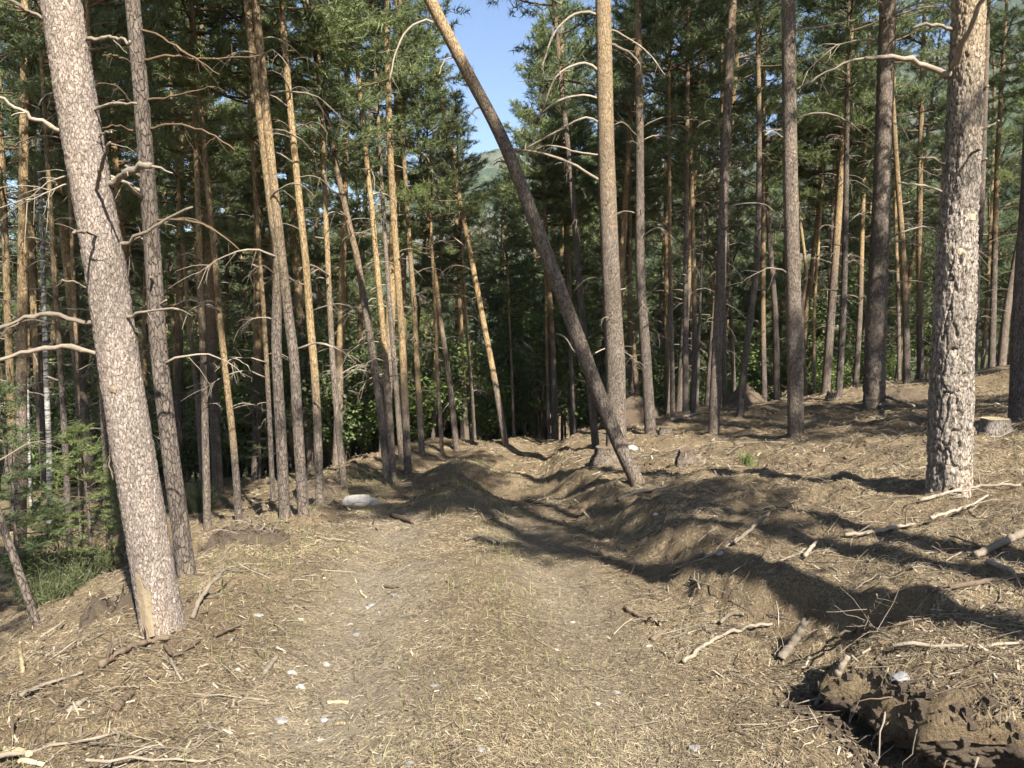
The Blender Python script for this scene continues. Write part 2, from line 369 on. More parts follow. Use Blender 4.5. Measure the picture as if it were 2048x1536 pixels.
moss = (sstep(-3.2, -5.5, U) * .9 + sstep(19, 28, GY) * 1.1).clip(0, 1.9)
grav = (np.exp(-((U + .75) / .5) ** 2) + .6 * np.exp(-((U - .7) / .4) ** 2)) * sstep(12, 8, GY)
floor = obj('forest_floor', make_mesh('forest_floor', V, Q, None, [M_SOIL], {'moss': moss.ravel(), 'gravel': grav.ravel()}))
tag(floor, kind='structure')
# far wooded hills
az = np.linspace(R(-80), R(85), 330); rad = np.linspace(250, 780, 90)
A, RR = np.meshgrid(az, rad)
top = np.interp(np.degrees(A), [-80, -30, -12, -2, 8, 16, 26, 33, 45, 85], [24, 42, 66, 125, 110, 100, 178, 222, 240, 180])
prof = sstep(250, 690, RR)
hx, hy = RR * np.sin(A), RR * np.cos(A)
hz = -28 + (top + 28) * prof * (1 + .20 * fbm(hx * .01, hy * .01, 71, 5)) + 6 * fbm(hx * .08, hy * .08, 72, 3) * prof
i = np.arange(len(rad) - 1)[:, None] * len(az); j = np.arange(len(az) - 1)[None]
Q = np.stack([i + j, i + j + 1, i + len(az) + j + 1, i + len(az) + j], -1).reshape(-1, 4)
tag(obj('hills', make_mesh('hills', np.stack([hx, hy, hz], -1).reshape(-1, 3), Q, None, [M_HILL])), kind='structure')

# ---------------------------------------------------------------- pine parts
def dead_branch(rg, Ln, r0, seg=5, twigs=5, droop=.55):
    """a bare branch along +X that arches up and over; returns MB"""
    b = MB(); n = 9; s = np.linspace(0, 1, n)
    el = rg.uniform(.15, .65); x = s * Ln * (1 - .12 * s); z = Ln * (el * s - (droop * rg.uniform(.5, 1.3) + el * .35) * s * s)
    y = Ln * (.10 * rg.standard_normal() * s * s + .03 * np.sin(s * 6 + rg.uniform(0, 6)))
    P = np.stack([x, y, z], -1) + np.concatenate([[[0, 0, 0]], rg.standard_normal((n - 1, 3)) * Ln * .008])
    b.add(*tube(P, r0 * (1 - s * .8), seg))
    for k in range(twigs):
        t = rg.uniform(.25, .98); q = np.array([np.interp(t, s, P[:, a]) for a in range(3)])
        d = np.array([np.interp(min(1, t + .1), s, P[:, a]) for a in range(3)]) - q + 1e-4; d /= np.linalg.norm(d)
        side = rg.standard_normal(3); side[2] -= .3; d = d * .75 + side * .5; d /= np.linalg.norm(d)
        l = Ln * rg.uniform(.12, .38); ss = np.linspace(0, 1, 5)[:, None]
        b.add(*tube(q + d * l * ss + np.array([0, 0, -.25 * l]) * ss ** 2 + rg.standard_normal((5, 3)) * l * .03 * ss, r0 * .32 * (1 - ss[:, 0] * .7), 3, False))
    return b
brng = np.random.default_rng(21)
BR = [dead_branch(brng, 1.0, .0145, 5, int(brng.integers(3, 10))).mesh('dead_branch', [M_DEAD]) for _ in range(14)]
BSTUB = []
for k in range(4):
    b = MB(); s = np.linspace(0, 1, 4)
    P = np.stack([s, s * s * brng.uniform(-.2, .2), s * brng.uniform(-.1, .5)], -1)
    b.add(*tube(P, .11 * (1 - .35 * s), 6, True, .08, brng)); BSTUB.append(b.mesh('branch_stub', [M_DEAD]))

def needles(b, P, D, k, ln, wd, rg, spread=.8):
    n = len(P); P = np.repeat(P, k, 0); Dn = np.repeat(D, k, 0); m = n * k
    d = Dn * .7 + rg.standard_normal((m, 3)) * spread; d /= np.linalg.norm(d, axis=1)[:, None]
    base = P + Dn * rg.uniform(-.09, .09, (m, 1)); l = ln * rg.uniform(.65, 1.2, (m, 1))
    s = np.cross(d, rg.standard_normal((m, 3))); s /= np.linalg.norm(s, axis=1)[:, None] + 1e-9; s *= wd * rg.uniform(.7, 1.3, (m, 1))
    V = np.stack([base - s, base + s, base + d * l], 1).reshape(-1, 3)
    tone = np.repeat(np.clip(np.repeat(rg.beta(2, 2.4, n), k) + rg.normal(0, .1, m), 0, 1), 3)
    b.add(V, None, np.arange(m * 3).reshape(-1, 3), tone=tone)
def crown(rg, Hc, Rad, k=16, ln=.15, wd=.0095, dens=1.0):
    """foliage and limbs of a pine crown from z = 0 to Hc round the z axis"""
    P = []; D = []; wood = MB(); z = 0.0
    while z < Hc:
        t = z / Hc; Lm = Rad * ((1 - t) ** .8) * (.60 + .40 * min(1, t / .22)) + .18
        for q in range(int(rg.integers(4, 7))):
            if rg.random() < .15: continue
            L_ = Lm * rg.uniform(.55, 1.18); ph = rg.uniform(0, 2 * np.pi); el = R(rg.uniform(-12, 14) + 55 * t ** 1.3)
            s = np.linspace(0, 1, 7); out = s * L_ * math.cos(el); up = L_ * (s * math.sin(el) + .22 * s ** 2.2 - .10 * s * (1 - t))
            sd = L_ * rg.normal(0, .07) * s * s
            c_, s_ = math.cos(ph), math.sin(ph)
            B_ = np.stack([out * c_ - sd * s_, out * s_ + sd * c_, z + rg.uniform(-.12, .12) + up], -1)
            wood.add(*tube(B_, (.010 + .011 * L_) * (1 - .8 * s), 4, False))
            for st in np.arange(.42, 1.001, .13 / max(L_, .2) / dens):
                p = np.array([np.interp(st, s, B_[:, a]) for a in range(3)]); d = B_[-1] - B_[-2]; P.append(p); D.append(d / np.linalg.norm(d))
            nsh = int(3 + 3.4 * L_ * dens)
            for h in range(nsh):
                st = rg.uniform(.28, .97); p = np.array([np.interp(st, s, B_[:, a]) for a in range(3)])
                sg = 1 if h % 2 else -1; ang = ph + sg * rg.uniform(.45, 1.1); l = L_ * rg.uniform(.20, .42) * (1.15 - .6 * st) + .16
                d = np.array([math.cos(ang), math.sin(ang), rg.uniform(-.05, .45)]); d /= np.linalg.norm(d)
                for a in np.arange(.5, 1.01, .075 / l): P.append(p + d * l * a + rg.standard_normal(3) * .05); D.append(d * .8 + np.array([0, 0, .35]))
                if l > .35: wood.add(*tube(np.array([p, p + d * l]), [.006, .002], 3, False))
        z += rg.uniform(.38, .68)
    for a in np.linspace(0, .5, 6): P.append(np.array([0, 0, Hc - .2 + a])); D.append(np.array([0, 0, 1.]))
    f = MB(); needles(f, np.array(P), np.array(D), k, ln, wd, rg)
    return f.mesh('crown', [M_NEEDLE], False), wood.mesh('crown_limb', [M_LIMB])
crng = np.random.default_rng(5)
CROWNS = [crown(crng, h, r_) for h, r_ in ((6.5, 1.6), (7.5, 1.45), (5.5, 1.35), (6.8, 1.9), (8.2, 1.65), (6.0, 1.25), (7.2, 1.65))]
CH = [6.5, 7.5, 5.5, 6.8, 8.2, 6.0, 7.2]

def trunk_mesh(P, rad, seg, mb, orange, style=None, seed=0):
    """P: ring centres from the base up, rad: radii; extra relief by style; the base flares"""
    n = len(P); z = P[:, 2] - P[0, 2]; a = np.arange(seg) / seg * 2 * np.pi
    AA, ZZ = np.meshgrid(a, z); rr = np.repeat(rad[:, None], seg, 1)
    circ = 2 * np.pi * float(np.median(rad))
    flare = np.exp(-np.clip(ZZ, 0, 9) / (.09 + .9 * float(np.median(rad)))) * (.24 + .20 * np.sin(AA * 3 + seed) + .15 * np.sin(AA * 5 + seed * 2.1))
    rr = rr * (1 + flare + .035 * fbm(AA * 1.2 + np.sin(AA) * 2, ZZ * 1.4, 81 + seed, 3))
    if style == 'scaly':
        cells = round(circ / .024); f1, f2, val = worley(AA / (2 * np.pi) * cells + .9 * fbm(AA * 11, ZZ * 18, 5, 2), ZZ / .060 + .9 * fbm(AA * 7, ZZ * 13, 6, 2), 3, cells)
        e = np.clip((f2 - f1) / .30, 0, 1); rr = rr + .0045 * e * (0.3 + 1.2 * val) + .004 * fbm(AA * 34, ZZ * 70, 8, 2)
    elif style == 'furrow':
        cells = max(6, round(circ / .062)); wx = AA / (2 * np.pi) * cells + .5 * fbm(ZZ * 5 + np.sin(AA) * 3, np.cos(AA) * 3 + ZZ, 9, 3)
        f1, f2, val = worley(wx, ZZ / .30 + .6 * fbm(np.sin(AA) * 4, ZZ * 6, 6, 2), 3, cells)
        e = np.clip((f2 - f1) / .20, 0, 1) ** .6; lowm = 1 - .75 * sstep(1.6, 3.6, ZZ)
        c2 = round(circ / .026); g1, g2, v2 = worley(AA / (2 * np.pi) * c2 + .4 * fbm(AA * 7, ZZ * 12, 15, 2), ZZ / .08, 13, c2)
        rr = rr + lowm * (.024 * e + .014 * val * e) + (.007 + .004 * (1 - lowm)) * np.clip((g2 - g1) / .22, 0, 1) * (.2 + 1.2 * v2) + .007 * fbm(AA * 34, ZZ * 70, 8, 2)
    V = np.stack([P[:, 0:1] + rr * np.cos(AA), P[:, 1:2] + rr * np.sin(AA), np.repeat(P[:, 2:3], seg, 1)], -1).reshape(-1, 3)
    i = np.arange(n - 1)[:, None] * seg; j = np.arange(seg)[None]; jn = (j + 1) % seg
    Q = np.stack([i + j, i + jn, i + seg + jn, i + seg + j], -1).reshape(-1, 4)
    return make_mesh('trunk', V, Q, None, [mb], {'orange': np.repeat(orange, seg)})

def add_crown(parent, P, rad, start_z, kind, scale_r=1.0, rg=rng):
    """set a crown along the top of the trunk from height start_z"""
    z = P[:, 2]; p0 = np.array([np.interp(start_z, z, P[:, a]) for a in range(3)]); p1 = P[-1]
    d = Vector(p1 - p0); ln = d.length; k = ln / CH[kind]
    q = Vector((0, 0, 1)).rotation_difference(d.normalized()) @ Quaternion((0, 0, 1), rg.uniform(0, 6.28))
    c = obj('crown', CROWNS[kind][0], parent); c.location = p0; c.rotation_mode = 'QUATERNION'; c.rotation_quaternion = q
    sr = scale_r * (.5 + .5 * k); c.scale = (sr, sr, k)
    tag(obj('crown_limb', CROWNS[kind][1], c), kind='stuff')
    return c
def add_dead(parent, P, rad, z0, z1, n, lmin, lmax, rg, stub=.2, face=None):
    z = P[:, 2]; h = z0
    zs = np.sort(rg.uniform(z0, z1, n))
    for h in zs:
        p = np.array([np.interp(h, z, P[:, a]) for a in range(3)]); r_ = float(np.interp(h, z, rad))
        ph = rg.uniform(0, 2 * np.pi)
        if rg.random() < stub:
            o = obj('branch_stub', BSTUB[int(rg.integers(4))], parent); l = rg.uniform(.08, .2)
        else:
            o = obj('dead_branch', BR[int(rg.integers(len(BR)))], parent); l = rg.uniform(lmin, lmax)
        o.location = p + np.array([math.cos(ph), math.sin(ph), 0]) * r_ * .7
        o.rotation_euler = (rg.uniform(-.3, .3), rg.uniform(-.25, .1), ph); o.scale = (l,) * 3

HERO = []          # base positions, so that the filling trees keep clear of them
def hero(label, px, wpx, H_=13.5, cs=.52, orange=(2.2, 5.0, 1.0), style=None, mb=None, seg=18, depth=None, ndead=12, dz=(.12, .70), dl=(.35, 1.2), kind=None,
         crown_on=True, wtop=.32, group=None, cr=1.0, vis_w=None, category='tree', name='pine_tree', step=.12):
    bx, by = px[0]
    if depth is None:
        p = pix_ground(bx, by, 0)
        if p is None or p[1] > 40:
            p = pix_at(bx, by, 24.); p[2] = float(H(p[0], p[1]))
    else:
        d = pix_dir(bx, by); p = np.array([d[0] / d[1] * depth, depth, 0]); p[2] = float(H(p[0], p[1]))
    yb = p[1]
    pts = [p] + [pix_at(x_, y_, yb) for x_, y_ in px[1:]]
    pts = np.array(pts) - p
    # go on above the last seen point, slowly turning upright
    hz = pts[-1][2]; dirv = pts[-1] - pts[-2]; dirv = dirv / np.linalg.norm(dirv); q = pts[-1].copy(); ext = []
    while q[2] < H_:
        dirv = dirv * .9 + np.array([0, 0, .1]); dirv /= np.linalg.norm(dirv); q = q + dirv * 1.0; ext.append(q)
    allp = np.vstack([pts] + ([np.array(ext)] if ext else []))
    sub = np.array([[allp[0, 0] - (allp[1, 0] - allp[0, 0]) * .02, 0, -.25]])
    tot = np.sum(np.linalg.norm(np.diff(allp, axis=0), axis=1))
    P = spline(allp, max(12, int(tot / step))); P[:, 2] = np.maximum.accumulate(P[:, 2] + np.arange(len(P)) * 1e-5)
    P = P[(P[:, 2] < 7.4) | (np.arange(len(P)) % max(1, round(.12 / step)) == 0) | (np.arange(len(P)) == len(P) - 1)]
    P = np.vstack([P[0] + np.array([0, 0, -.3]), P])
    r0 = .5 * wpx * yb / FPX / math.hypot(1, (bx - 1024) / FPX) / 1.06 - (.022 if style == 'furrow' else 0)
    t = np.clip(P[:, 2] / P[-1, 2], 0, 1)
    rad = r0 * (1 - (1 - wtop) * t ** .9) * (1 - .93 * sstep(.72, 1.0, t) * .9)
    rad = np.maximum(rad, .012)
    if vis_w: rad = np.interp(P[:, 2], [a for a, _ in vis_w], [b_ for _, b_ in vis_w]) * r0
    o0, o1, om = orange
    org = np.clip(sstep(o0, o1, P[:, 2]), 0, 1) * om
    root = empty(name, p)
    seed = len(HERO)
    obj('trunk', trunk_mesh(P, rad, seg, mb or M_BARK, org, style, seed), root)
    rg = np.random.default_rng(1000 + seed)
    if crown_on: add_crown(root, P, rad, P[-1, 2] * cs, int(rg.integers(7)) if kind is None else kind, cr, rg)
    if ndead: add_dead(root, P, rad, P[-1, 2] * dz[0], P[-1, 2] * dz[1], int(ndead * 1.35), dl[0], dl[1], rg)
    tag(root, label, category, group or 'pines along the track')
    HERO.append((p[0], p[1], r0))
    root_data = dict(root=root, P=P, rad=rad, p=p, r0=r0)
    return root_data
def px_branch(T, pts, w0, w1, toward=0.0, name='branch', m=M_DEAD, twigs=0, seed=0):
    """a branch of tree T that runs through photo points at the trunk's distance, bending toward (+) or away from the viewer"""
    rg = np.random.default_rng(300 + seed + int(pts[0][1])); p = T['p']; yb = p[1]; n = len(pts)
    W = np.array([pix_at(x_, y_, yb - toward * (k / (n - 1))) for k, (x_, y_) in enumerate(pts)]) - p
    z = W[0, 2]; c = np.array([np.interp(z, T['P'][:, 2], T['P'][:, a]) for a in range(3)])
    W = np.vstack([c + (W[0] - c) * .6, W]) if np.linalg.norm(W[0] - c) > .02 else W
    S_ = spline(W, 14); s = np.linspace(0, 1, 14); k = yb / FPX * .68
    S_ = S_ + np.concatenate([np.zeros((1, 3)), rg.standard_normal((13, 3)) * (.002 + .0003 * w0)]); kn = 1 + .22 * (rg.random(14) > .82)
    b = MB(); b.add(*tube(S_, .5 * k * (w0 + (w1 - w0) * s) * kn, 8, True, .10, rg))
    Ln = np.sum(np.linalg.norm(np.diff(S_, axis=0), axis=1))
    for q in range(twigs):
        t = rg.uniform(.35, .97); a0 = np.array([np.interp(t, s, S_[:, a]) for a in range(3)]); d = S_[min(13, int(t * 13) + 1)] - S_[int(t * 13) - 1]; d /= np.linalg.norm(d)
        d = d * .7 + rg.standard_normal(3) * .5; d[2] -= .25; d /= np.linalg.norm(d); l = Ln * rg.uniform(.12, .32); ss = np.linspace(0, 1, 5)[:, None]
        b.add(*tube(a0 + d * l * ss + np.array([0, 0, -.2 * l]) * ss ** 2 + rg.standard_normal((5, 3)) * l * .03, .5 * k * w1 * .6 * (1 - .6 * ss[:, 0]), 3, False))
    return obj(name, b.mesh(name, [m]), T['root'])

# ---- the near trees, one by one (photo points from the base up)
L1 = hero('thickest pine, pinkish scaly bark, leaning left, nearest tree left of the track', [(325, 1258), (287, 1024), (243, 760), (205, 500), (160, 250), (122, 0)], 96, 14, .60,
          (2.5, 8, .35), 'scaly', M_BARKL, 120, ndead=0, wtop=.45, step=.0085 * 1.2, kind=3)
for k, (pts, a, b_, tw, tl) in enumerate([
    ([(180, 648), (120, 630), (60, 631), (-10, 660)], 15, 11, .1, 0), ([(186, 708), (130, 692), (60, 702), (-10, 724)], 14, 10, .15, 0),
    ([(128, 265), (60, 230), (-8, 192)], 15, 8, .2, 0), ([(105, 50), (60, 22), (5, -6)], 11, 7, .1, 2), ([(185, 222), (215, 208), (274, 207)], 9, 6, .2, 1),
    ([(222, 368), (258, 346), (298, 327)], 20, 17, .25, 0), ([(243, 490), (300, 460), (382, 411)], 13, 6, .1, 0), ([(192, 400), (198, 340), (218, 284)], 12, 6, .5, 0),
    ([(205, 480), (175, 466), (146, 464)], 9, 7, .5, 0), ([(246, 642), (275, 626), (356, 617)], 10, 6, .2, 0), ([(200, 78), (230, 76), (262, 86)], 11, 8, .1, 0),
    ([(178, 578), (150, 564), (122, 561)], 8, 4, .1, 1), ([(196, 274), (206, 266), (224, 263)], 6, 4, .2, 0), ([(222, 905), (218, 930), (226, 960)], 6, 3, -.05, 2)]):
    px_branch(L1, pts, a, b_, tw, 'branch', M_DEAD, 2 + tl, k)
# torn strip of bare wood at its foot
def px_patch(T, pts, out=.012, m=M_TORN, name='bare_wood'):
    W = []; p = T['p']; vd = np.array([p[0], p[1], 0]); vd /= np.linalg.norm(vd); rt = np.array([vd[1], -vd[0], 0]); fpt = 0
    for x_, y_ in pts:
        d = pix_dir(x_, y_); t_ = (p @ vd) / (d @ vd); q = d * t_ + np.array([0, 0, CAMZ]) - p
        c = np.array([np.interp(q[2], T['P'][:, 2], T['P'][:, a]) for a in range(3)]); r_ = float(np.interp(q[2], T['P'][:, 2], T['rad']))
        r2 = r_ * (1 + .22 * math.exp(-max(q[2], 0) / .16)) + .010 + out
        dx = np.clip(((q - c) @ rt) / r2, -.97, .97)
        W.append(np.array([c[0], c[1], q[2]]) + rt * dx * r2 - vd * math.sqrt(1 - dx * dx) * r2)
    W = np.array(W); cen = W.mean(0); n_ = len(W); V = np.vstack([W, W + vd * .05, cen - vd * .006]); j = np.arange(n_); jn = (j + 1) % n_
    return obj(name, make_mesh(name, V, np.stack([j, jn, jn + n_, j + n_], -1), np.stack([j, jn, np.full(n_, 2 * n_)], -1), [m], None, False), T['root'])
px_patch(L1, [(272, 1140), (280, 1142), (290, 1165), (302, 1170), (304, 1215), (309, 1252), (292, 1258), (284, 1240), (276, 1190)])
px_patch(L1, [(220, 772), (227, 769), (235, 776), (231, 785), (222, 781)], .004)
L2 = hero('grey-brown pine standing close behind the thickest pine', [(374, 1150), (340, 900), (318, 700), (305, 500), (283, 200), (265, 0)], 42, 13.5, .50, (3.5, 7, .25), kind=6, ndead=8, seg=28, step=.06, cr=1.1)
for k, pts in enumerate([[(290, 120), (340, 112), (400, 118), (520, 112)], [(292, 200), (360, 190), (430, 172)], [(300, 258), (350, 250), (410, 262), (470, 300)], [(284, 60), (320, 72), (380, 110), (440, 150)],
                         [(262, 205), (230, 172), (195, 165)], [(265, 262), (230, 250), (200, 258)], [(262, 125), (235, 112), (205, 110)], [(312, 440), (360, 440), (420, 455), (480, 500)]]):
    px_branch(L2, pts, 8, 3, .3, 'branch', M_LIMB, 4, k)
ORG = (1.2, 3.2, 1.0); GRY = (4.5, 8, .5); MID = (2.2, 4.6, .85)
T3 = hero('dark brown pine at the left edge below the track', [(40, 1118), (42, 900), (44, 700), (50, 0)], 30, 14, .5, MID, ndead=10)
hero('thin dark dead stem leaning left at the lower left corner', [(74, 1250), (40, 1150), (0, 1036)], 22, 4.5, .5, (9, 10, 0), ndead=4, crown_on=False, dl=(.3, .7))
hero('slim dark pine just left of the thickest pine', [(221, 1138), (214, 950), (205, 800), (198, 600)], 17, 12, .5, MID, ndead=12)
hero('slim dark pine between the left edge and the thickest pine', [(140, 1112), (128, 850), (112, 600), (100, 400)], 16, 12, .55, MID, ndead=10)
hero('very slim pine right of another slim one, lower left', [(164, 1078), (158, 880), (150, 650)], 13, 11, .55, MID, ndead=10)
BI = hero('white-barked birch stem among dark pines at far left', [(100, 1060), (98, 900), (92, 750), (88, 600)], 15, 11, .5, (9, 10, 0), mb=M_BIRCH, ndead=4, crown_on=False, group='birches', name='birch_tree')
hero('second thin white birch stem behind the left pines', [(62, 1010), (58, 860), (52, 700)], 9, 10, .5, (9, 10, 0), mb=M_BIRCH, ndead=3, crown_on=False, group='birches', name='birch_tree')
hero('bright orange slim pine standing alone left, bare to the crown', [(478, 1040), (466, 880), (440, 640), (431, 530), (422, 440)], 17, 11, .58, (.6, 1.8, 1.0), ndead=12)
hero('dark-footed pine with brown upper trunk left of the bright orange one', [(415, 1058), (410, 850), (404, 640), (401, 550)], 18, 11.5, .5, MID, ndead=10)
hero('slim pale pine right behind the grey-brown one, left side', [(408, 1008), (396, 820), (382, 680), (374, 590)], 13, 11, .5, MID, ndead=12)
hero('broad dark-footed pine, left one of a close pair', [(570, 1036), (562, 880), (553, 690), (556, 512), (545, 430)], 26, 12, .5, MID, ndead=10, seg=20)
hero('broad dark-footed pine with bent stem, right one of a close pair', [(607, 1030), (596, 860), (588, 720), (578, 640)], 25, 11.5, .55, MID, ndead=8, seg=20)
hero('tall bright yellow-orange pine just right of the close dark pair', [(640, 1012), (632, 790), (620, 640), (611, 520), (604, 455)], 20, 11.5, .55, (.9, 2.2, 1.0), ndead=14, dl=(.3, .9))
hero('thin pale orange pine left of the close dark pair', [(546, 1000), (536, 780), (527, 620), (521, 540)], 12, 11, .5, ORG, ndead=10)
hero('very thin orange pine between pale orange pine and dark pair', [(564, 962), (556, 800), (551, 680)], 9, 11, .5, ORG, ndead=8)
hero('dark thin pine right of the tall yellow-orange one', [(688, 972), (668, 760), (660, 620), (655, 510)], 15, 11.5, .5, MID, ndead=12)
hero('thin dark pine farther back, left of the pink-grey leaning pine', [(706, 902), (697, 680), (690, 540)], 10, 12, .5, ORG, ndead=10)
hero('pink-grey pine leaning left at the track edge by the white rock', [(777, 968), (762, 830), (744, 700), (728, 600), (714, 515), (703, 470)], 19, 11, .52, (2.0, 4.5, .45), ndead=12, dl=(.4, 1.0))
hero('orange-topped pine rising beside the pink-grey leaning pine', [(787, 962), (778, 810), (765, 650), (752, 512), (744, 420), (733, 320)], 15, 12, .55, (1.6, 3, 1.0), ndead=12)
hero('grey thin pine between the orange-topped pine and the tallest one', [(803, 918), (792, 770), (781, 630)], 13, 12, .5, GRY, ndead=8)
hero('tallest straight yellow pine left of the track, bare to frame top', [(816, 946), (806, 720), (796, 560), (787, 430), (780, 290), (775, 120), (772, -30)], 17, 13.5, .86, (.8, 2.4, 1.0), ndead=16, dz=(.2, .85), wtop=.5, kind=5, dl=(.3, .8))
hero('knobbly yellow-orange pine right of the tallest straight pine', [(844, 912), (835, 750), (828, 610), (822, 530)], 14, 11.5, .52, (.7, 1.8, 1.0), ndead=12)
hero('very slim brown pine on the crest left of the grey-footed one', [(884, 905), (876, 760), (870, 620), (865, 520)], 9, 9, .5, ORG, ndead=10)
hero('grey-footed pine curving left at the crest of the track', [(914, 901), (897, 750), (881, 640), (869, 545), (862, 495)], 14, 9.8, .52, MID, ndead=12)
hero('pale yellow pine bowing left over the end of the track', [(1012, 892), (991, 770), (967, 645), (943, 520), (920, 400), (900, 300), (890, 245)], 15, 10.2, .86, (1.0, 2.4, 1.0), ndead=16, dz=(.35, .86), wtop=.45, kind=2, cr=.6, dl=(.5, 1.3))
hero('thin dark pine left of the bowing yellow pine', [(949, 882), (941, 750), (931, 620), (925, 512)], 9, 8.6, .5, ORG, ndead=10)
hero('thin grey stem right of the bowing yellow pine', [(1028, 874), (1024, 760), (1018, 620)], 7, 8, .5, MID, ndead=6)
hero('brown pine right of the track end with lit right side', [(1110, 882), (1106, 720), (1098, 580), (1092, 470)], 16, 12, .5, MID, ndead=10)
hero('thin dark pine touching the brown pine at the track end', [(1098, 862), (1094, 720), (1092, 600)], 9, 12, .5, ORG, ndead=6)
hero('grey pine halfway between the brown pine and leaning pine', [(1147, 865), (1141, 720), (1136, 580), (1128, 400), (1121, 290)], 12, 12.5, .55, GRY, ndead=10)
hero('dark shaded pine under the leaning pine', [(1192, 897), (1180, 770), (1162, 610), (1155, 510), (1141, 340), (1131, 250)], 17, 13, .55, (5, 9, .6), ndead=8)
TL = hero('long pine leaning steeply left across the picture', [(1276, 968), (1235, 880), (1182, 745), (1092, 505), (1012, 295), (935, 145), (860, 0)], 35, 12.5, .88, (4.4, 6.5, .9), seg=32, step=.05, ndead=0, wtop=.6, kind=2, cr=.7)
for k, (pts, a, b_) in enumerate([([(876, 50), (850, 40), (815, 60), (792, 105), (778, 165)], 7, 4), ([(905, 115), (888, 122), (878, 150)], 5, 3), ([(965, 215), (950, 218), (938, 232)], 6, 4), ([(1150, 705), (1130, 675), (1112, 666)], 5, 3), ([(1020, 330), (1000, 322), (988, 330)], 5, 4)]):
    px_branch(TL, pts, a, b_, .15, 'branch', M_DEAD, 3 if k == 0 else 1, k)
CT = hero('straight mid-grey pine behind the leaning pine, tan higher up', [(1232, 905), (1231, 740), (1222, 560), (1213, 330), (1206, 0)], 44, 14.5, .66, (3.5, 7.0, .55), seg=32, step=.05, ndead=6, wtop=.5, kind=4)
for k, (pts, a, b_) in enumerate([([(1200, 145), (1170, 126), (1115, 150), (1085, 218)], 8, 4), ([(1200, 198), (1160, 190), (1110, 206), (1055, 250)], 7, 3), ([(1205, 250), (1170, 235), (1115, 262), (1052, 296)], 7, 3), ([(1200, 30), (1160, 25), (1112, 60), (1084, 135)], 8, 4),
                                  ([(1202, 362), (1140, 326), (1080, 306), (1012, 298)], 9, 6), ([(1204, 310), (1160, 305), (1100, 290), (1070, 300)], 6, 3), ([(1228, 60), (1290, 100), (1330, 150)], 6, 3), ([(1226, 90), (1262, 108), (1280, 130)], 8, 5)]):
    px_branch(CT, pts, a, b_, .35, 'branch', M_DEAD, 6, k)
hero('pale bright pine in a gap right behind the mid-grey pine', [(1264, 792), (1259, 620), (1260, 400), (1262, 240)], 12, 13, .5, (1, 3, .8), ndead=12)
hero('near-black shaded pine right of the mid-grey pine', [(1301, 868), (1292, 720), (1281, 540), (1279, 260), (1275, 0)], 25, 14, .55, (5, 8, .6), ndead=14, seg=24, dl=(.6, 1.5))
hero('thin lit pine right of the near-black one', [(1346, 832), (1343, 680), (1341, 560)], 11, 12, .5, MID, ndead=12)
hero('thick dark pine far back right of the thin lit pine', [(1371, 826), (1371, 680), (1372, 512)], 14, 13, .5, GRY, ndead=10)
hero('tall thin pine with yellow top, right of the thick dark one', [(1386, 826), (1389, 640), (1382, 320), (1376, 170)], 12, 13, .62, (1.5, 3.4, 1.0), ndead=14)
hero('thin pale grey leaning stem just right of the yellow-topped pine', [(1394, 818), (1398, 680), (1402, 560)], 7, 11, .5, GRY, ndead=5)
hero('pale-footed pine leaning right with scaly sunlit base', [(1427, 868), (1431, 760), (1441, 560), (1451, 300), (1466, 0)], 24, 14, .55, (5.5, 8.5, .5), ndead=12, seg=24, wtop=.5)
hero('pale thin pine behind the pale-footed leaning one', [(1450, 812), (1448, 680), (1446, 560)], 12, 12, .5, GRY, ndead=8)
hero('dark pine bending right from a crooked foot', [(1480, 835), (1489, 730), (1504, 610), (1514, 512), (1518, 300), (1515, 0)], 16, 13.5, .55, (4, 8, .6), ndead=14)
hero('slender grey pine left of the crooked-footed dark pine', [(1471, 802), (1462, 640), (1456, 512)], 10, 12, .5, GRY, ndead=8)
hero('pale yellow slender pine between crooked pine and scaly pine', [(1530, 796), (1526, 620), (1528, 300)], 13, 13, .55, (1.2, 3.4, .8), ndead=12)
SC = hero('straight scaly pine, half sunlit, dark cracked foot, right of centre', [(1591, 872), (1590, 720), (1584, 500), (1579, 250), (1577, 0)], 36, 14.5, .62, (5, 9, .25), seg=32, step=.05, ndead=8, wtop=.62, kind=1)
for k, (pts, a, b_) in enumerate([([(1592, 180), (1640, 150), (1690, 126), (1740, 118)], 5, 4), ([(1594, 236), (1640, 226), (1690, 240), (1740, 280)], 5, 3), ([(1566, 275), (1545, 262), (1530, 270)], 4, 3), ([(1594, 60), (1660, 50), (1710, 40)], 5, 2)]):
    px_branch(SC, pts, a, b_, .3, 'branch', M_DEAD, 5, k)
hero('dark pine directly left of the straight scaly pine', [(1554, 798), (1551, 640), (1541, 512)], 15, 13, .5, GRY, ndead=10)
hero('thin kinked pine right behind the straight scaly pine', [(1611, 782), (1605, 630), (1612, 545), (1600, 440)], 10, 12, .55, MID, ndead=8)
hero('very thin yellow pine right of the kinked one', [(1630, 772), (1628, 640), (1636, 512)], 8, 11, .5, (.8, 2, 1), ndead=6)
hero('thin pine with pale foot, third right of the scaly pine', [(1655, 772), (1658, 640), (1662, 512)], 10, 12, .5, GRY, ndead=8)
hero('black-looking shaded pine leaning right, left of the dark thick pine', [(1677, 797), (1685, 650), (1690, 512), (1693, 300)], 16, 13.5, .52, (5, 8, .5), ndead=14)
hero('pale pine right of the black-looking leaning one', [(1712, 760), (1720, 620), (1723, 512)], 14, 12.5, .5, MID, ndead=10)
DK = hero('thick dark shaded pine left of the big furrowed pine', [(1747, 812), (1752, 660), (1759, 500), (1766, 300), (1776, 0)], 46, 15, .55, (6, 9, .3), seg=32, step=.05, style='furrow', ndead=16, dl=(.8, 1.8), wtop=.55)
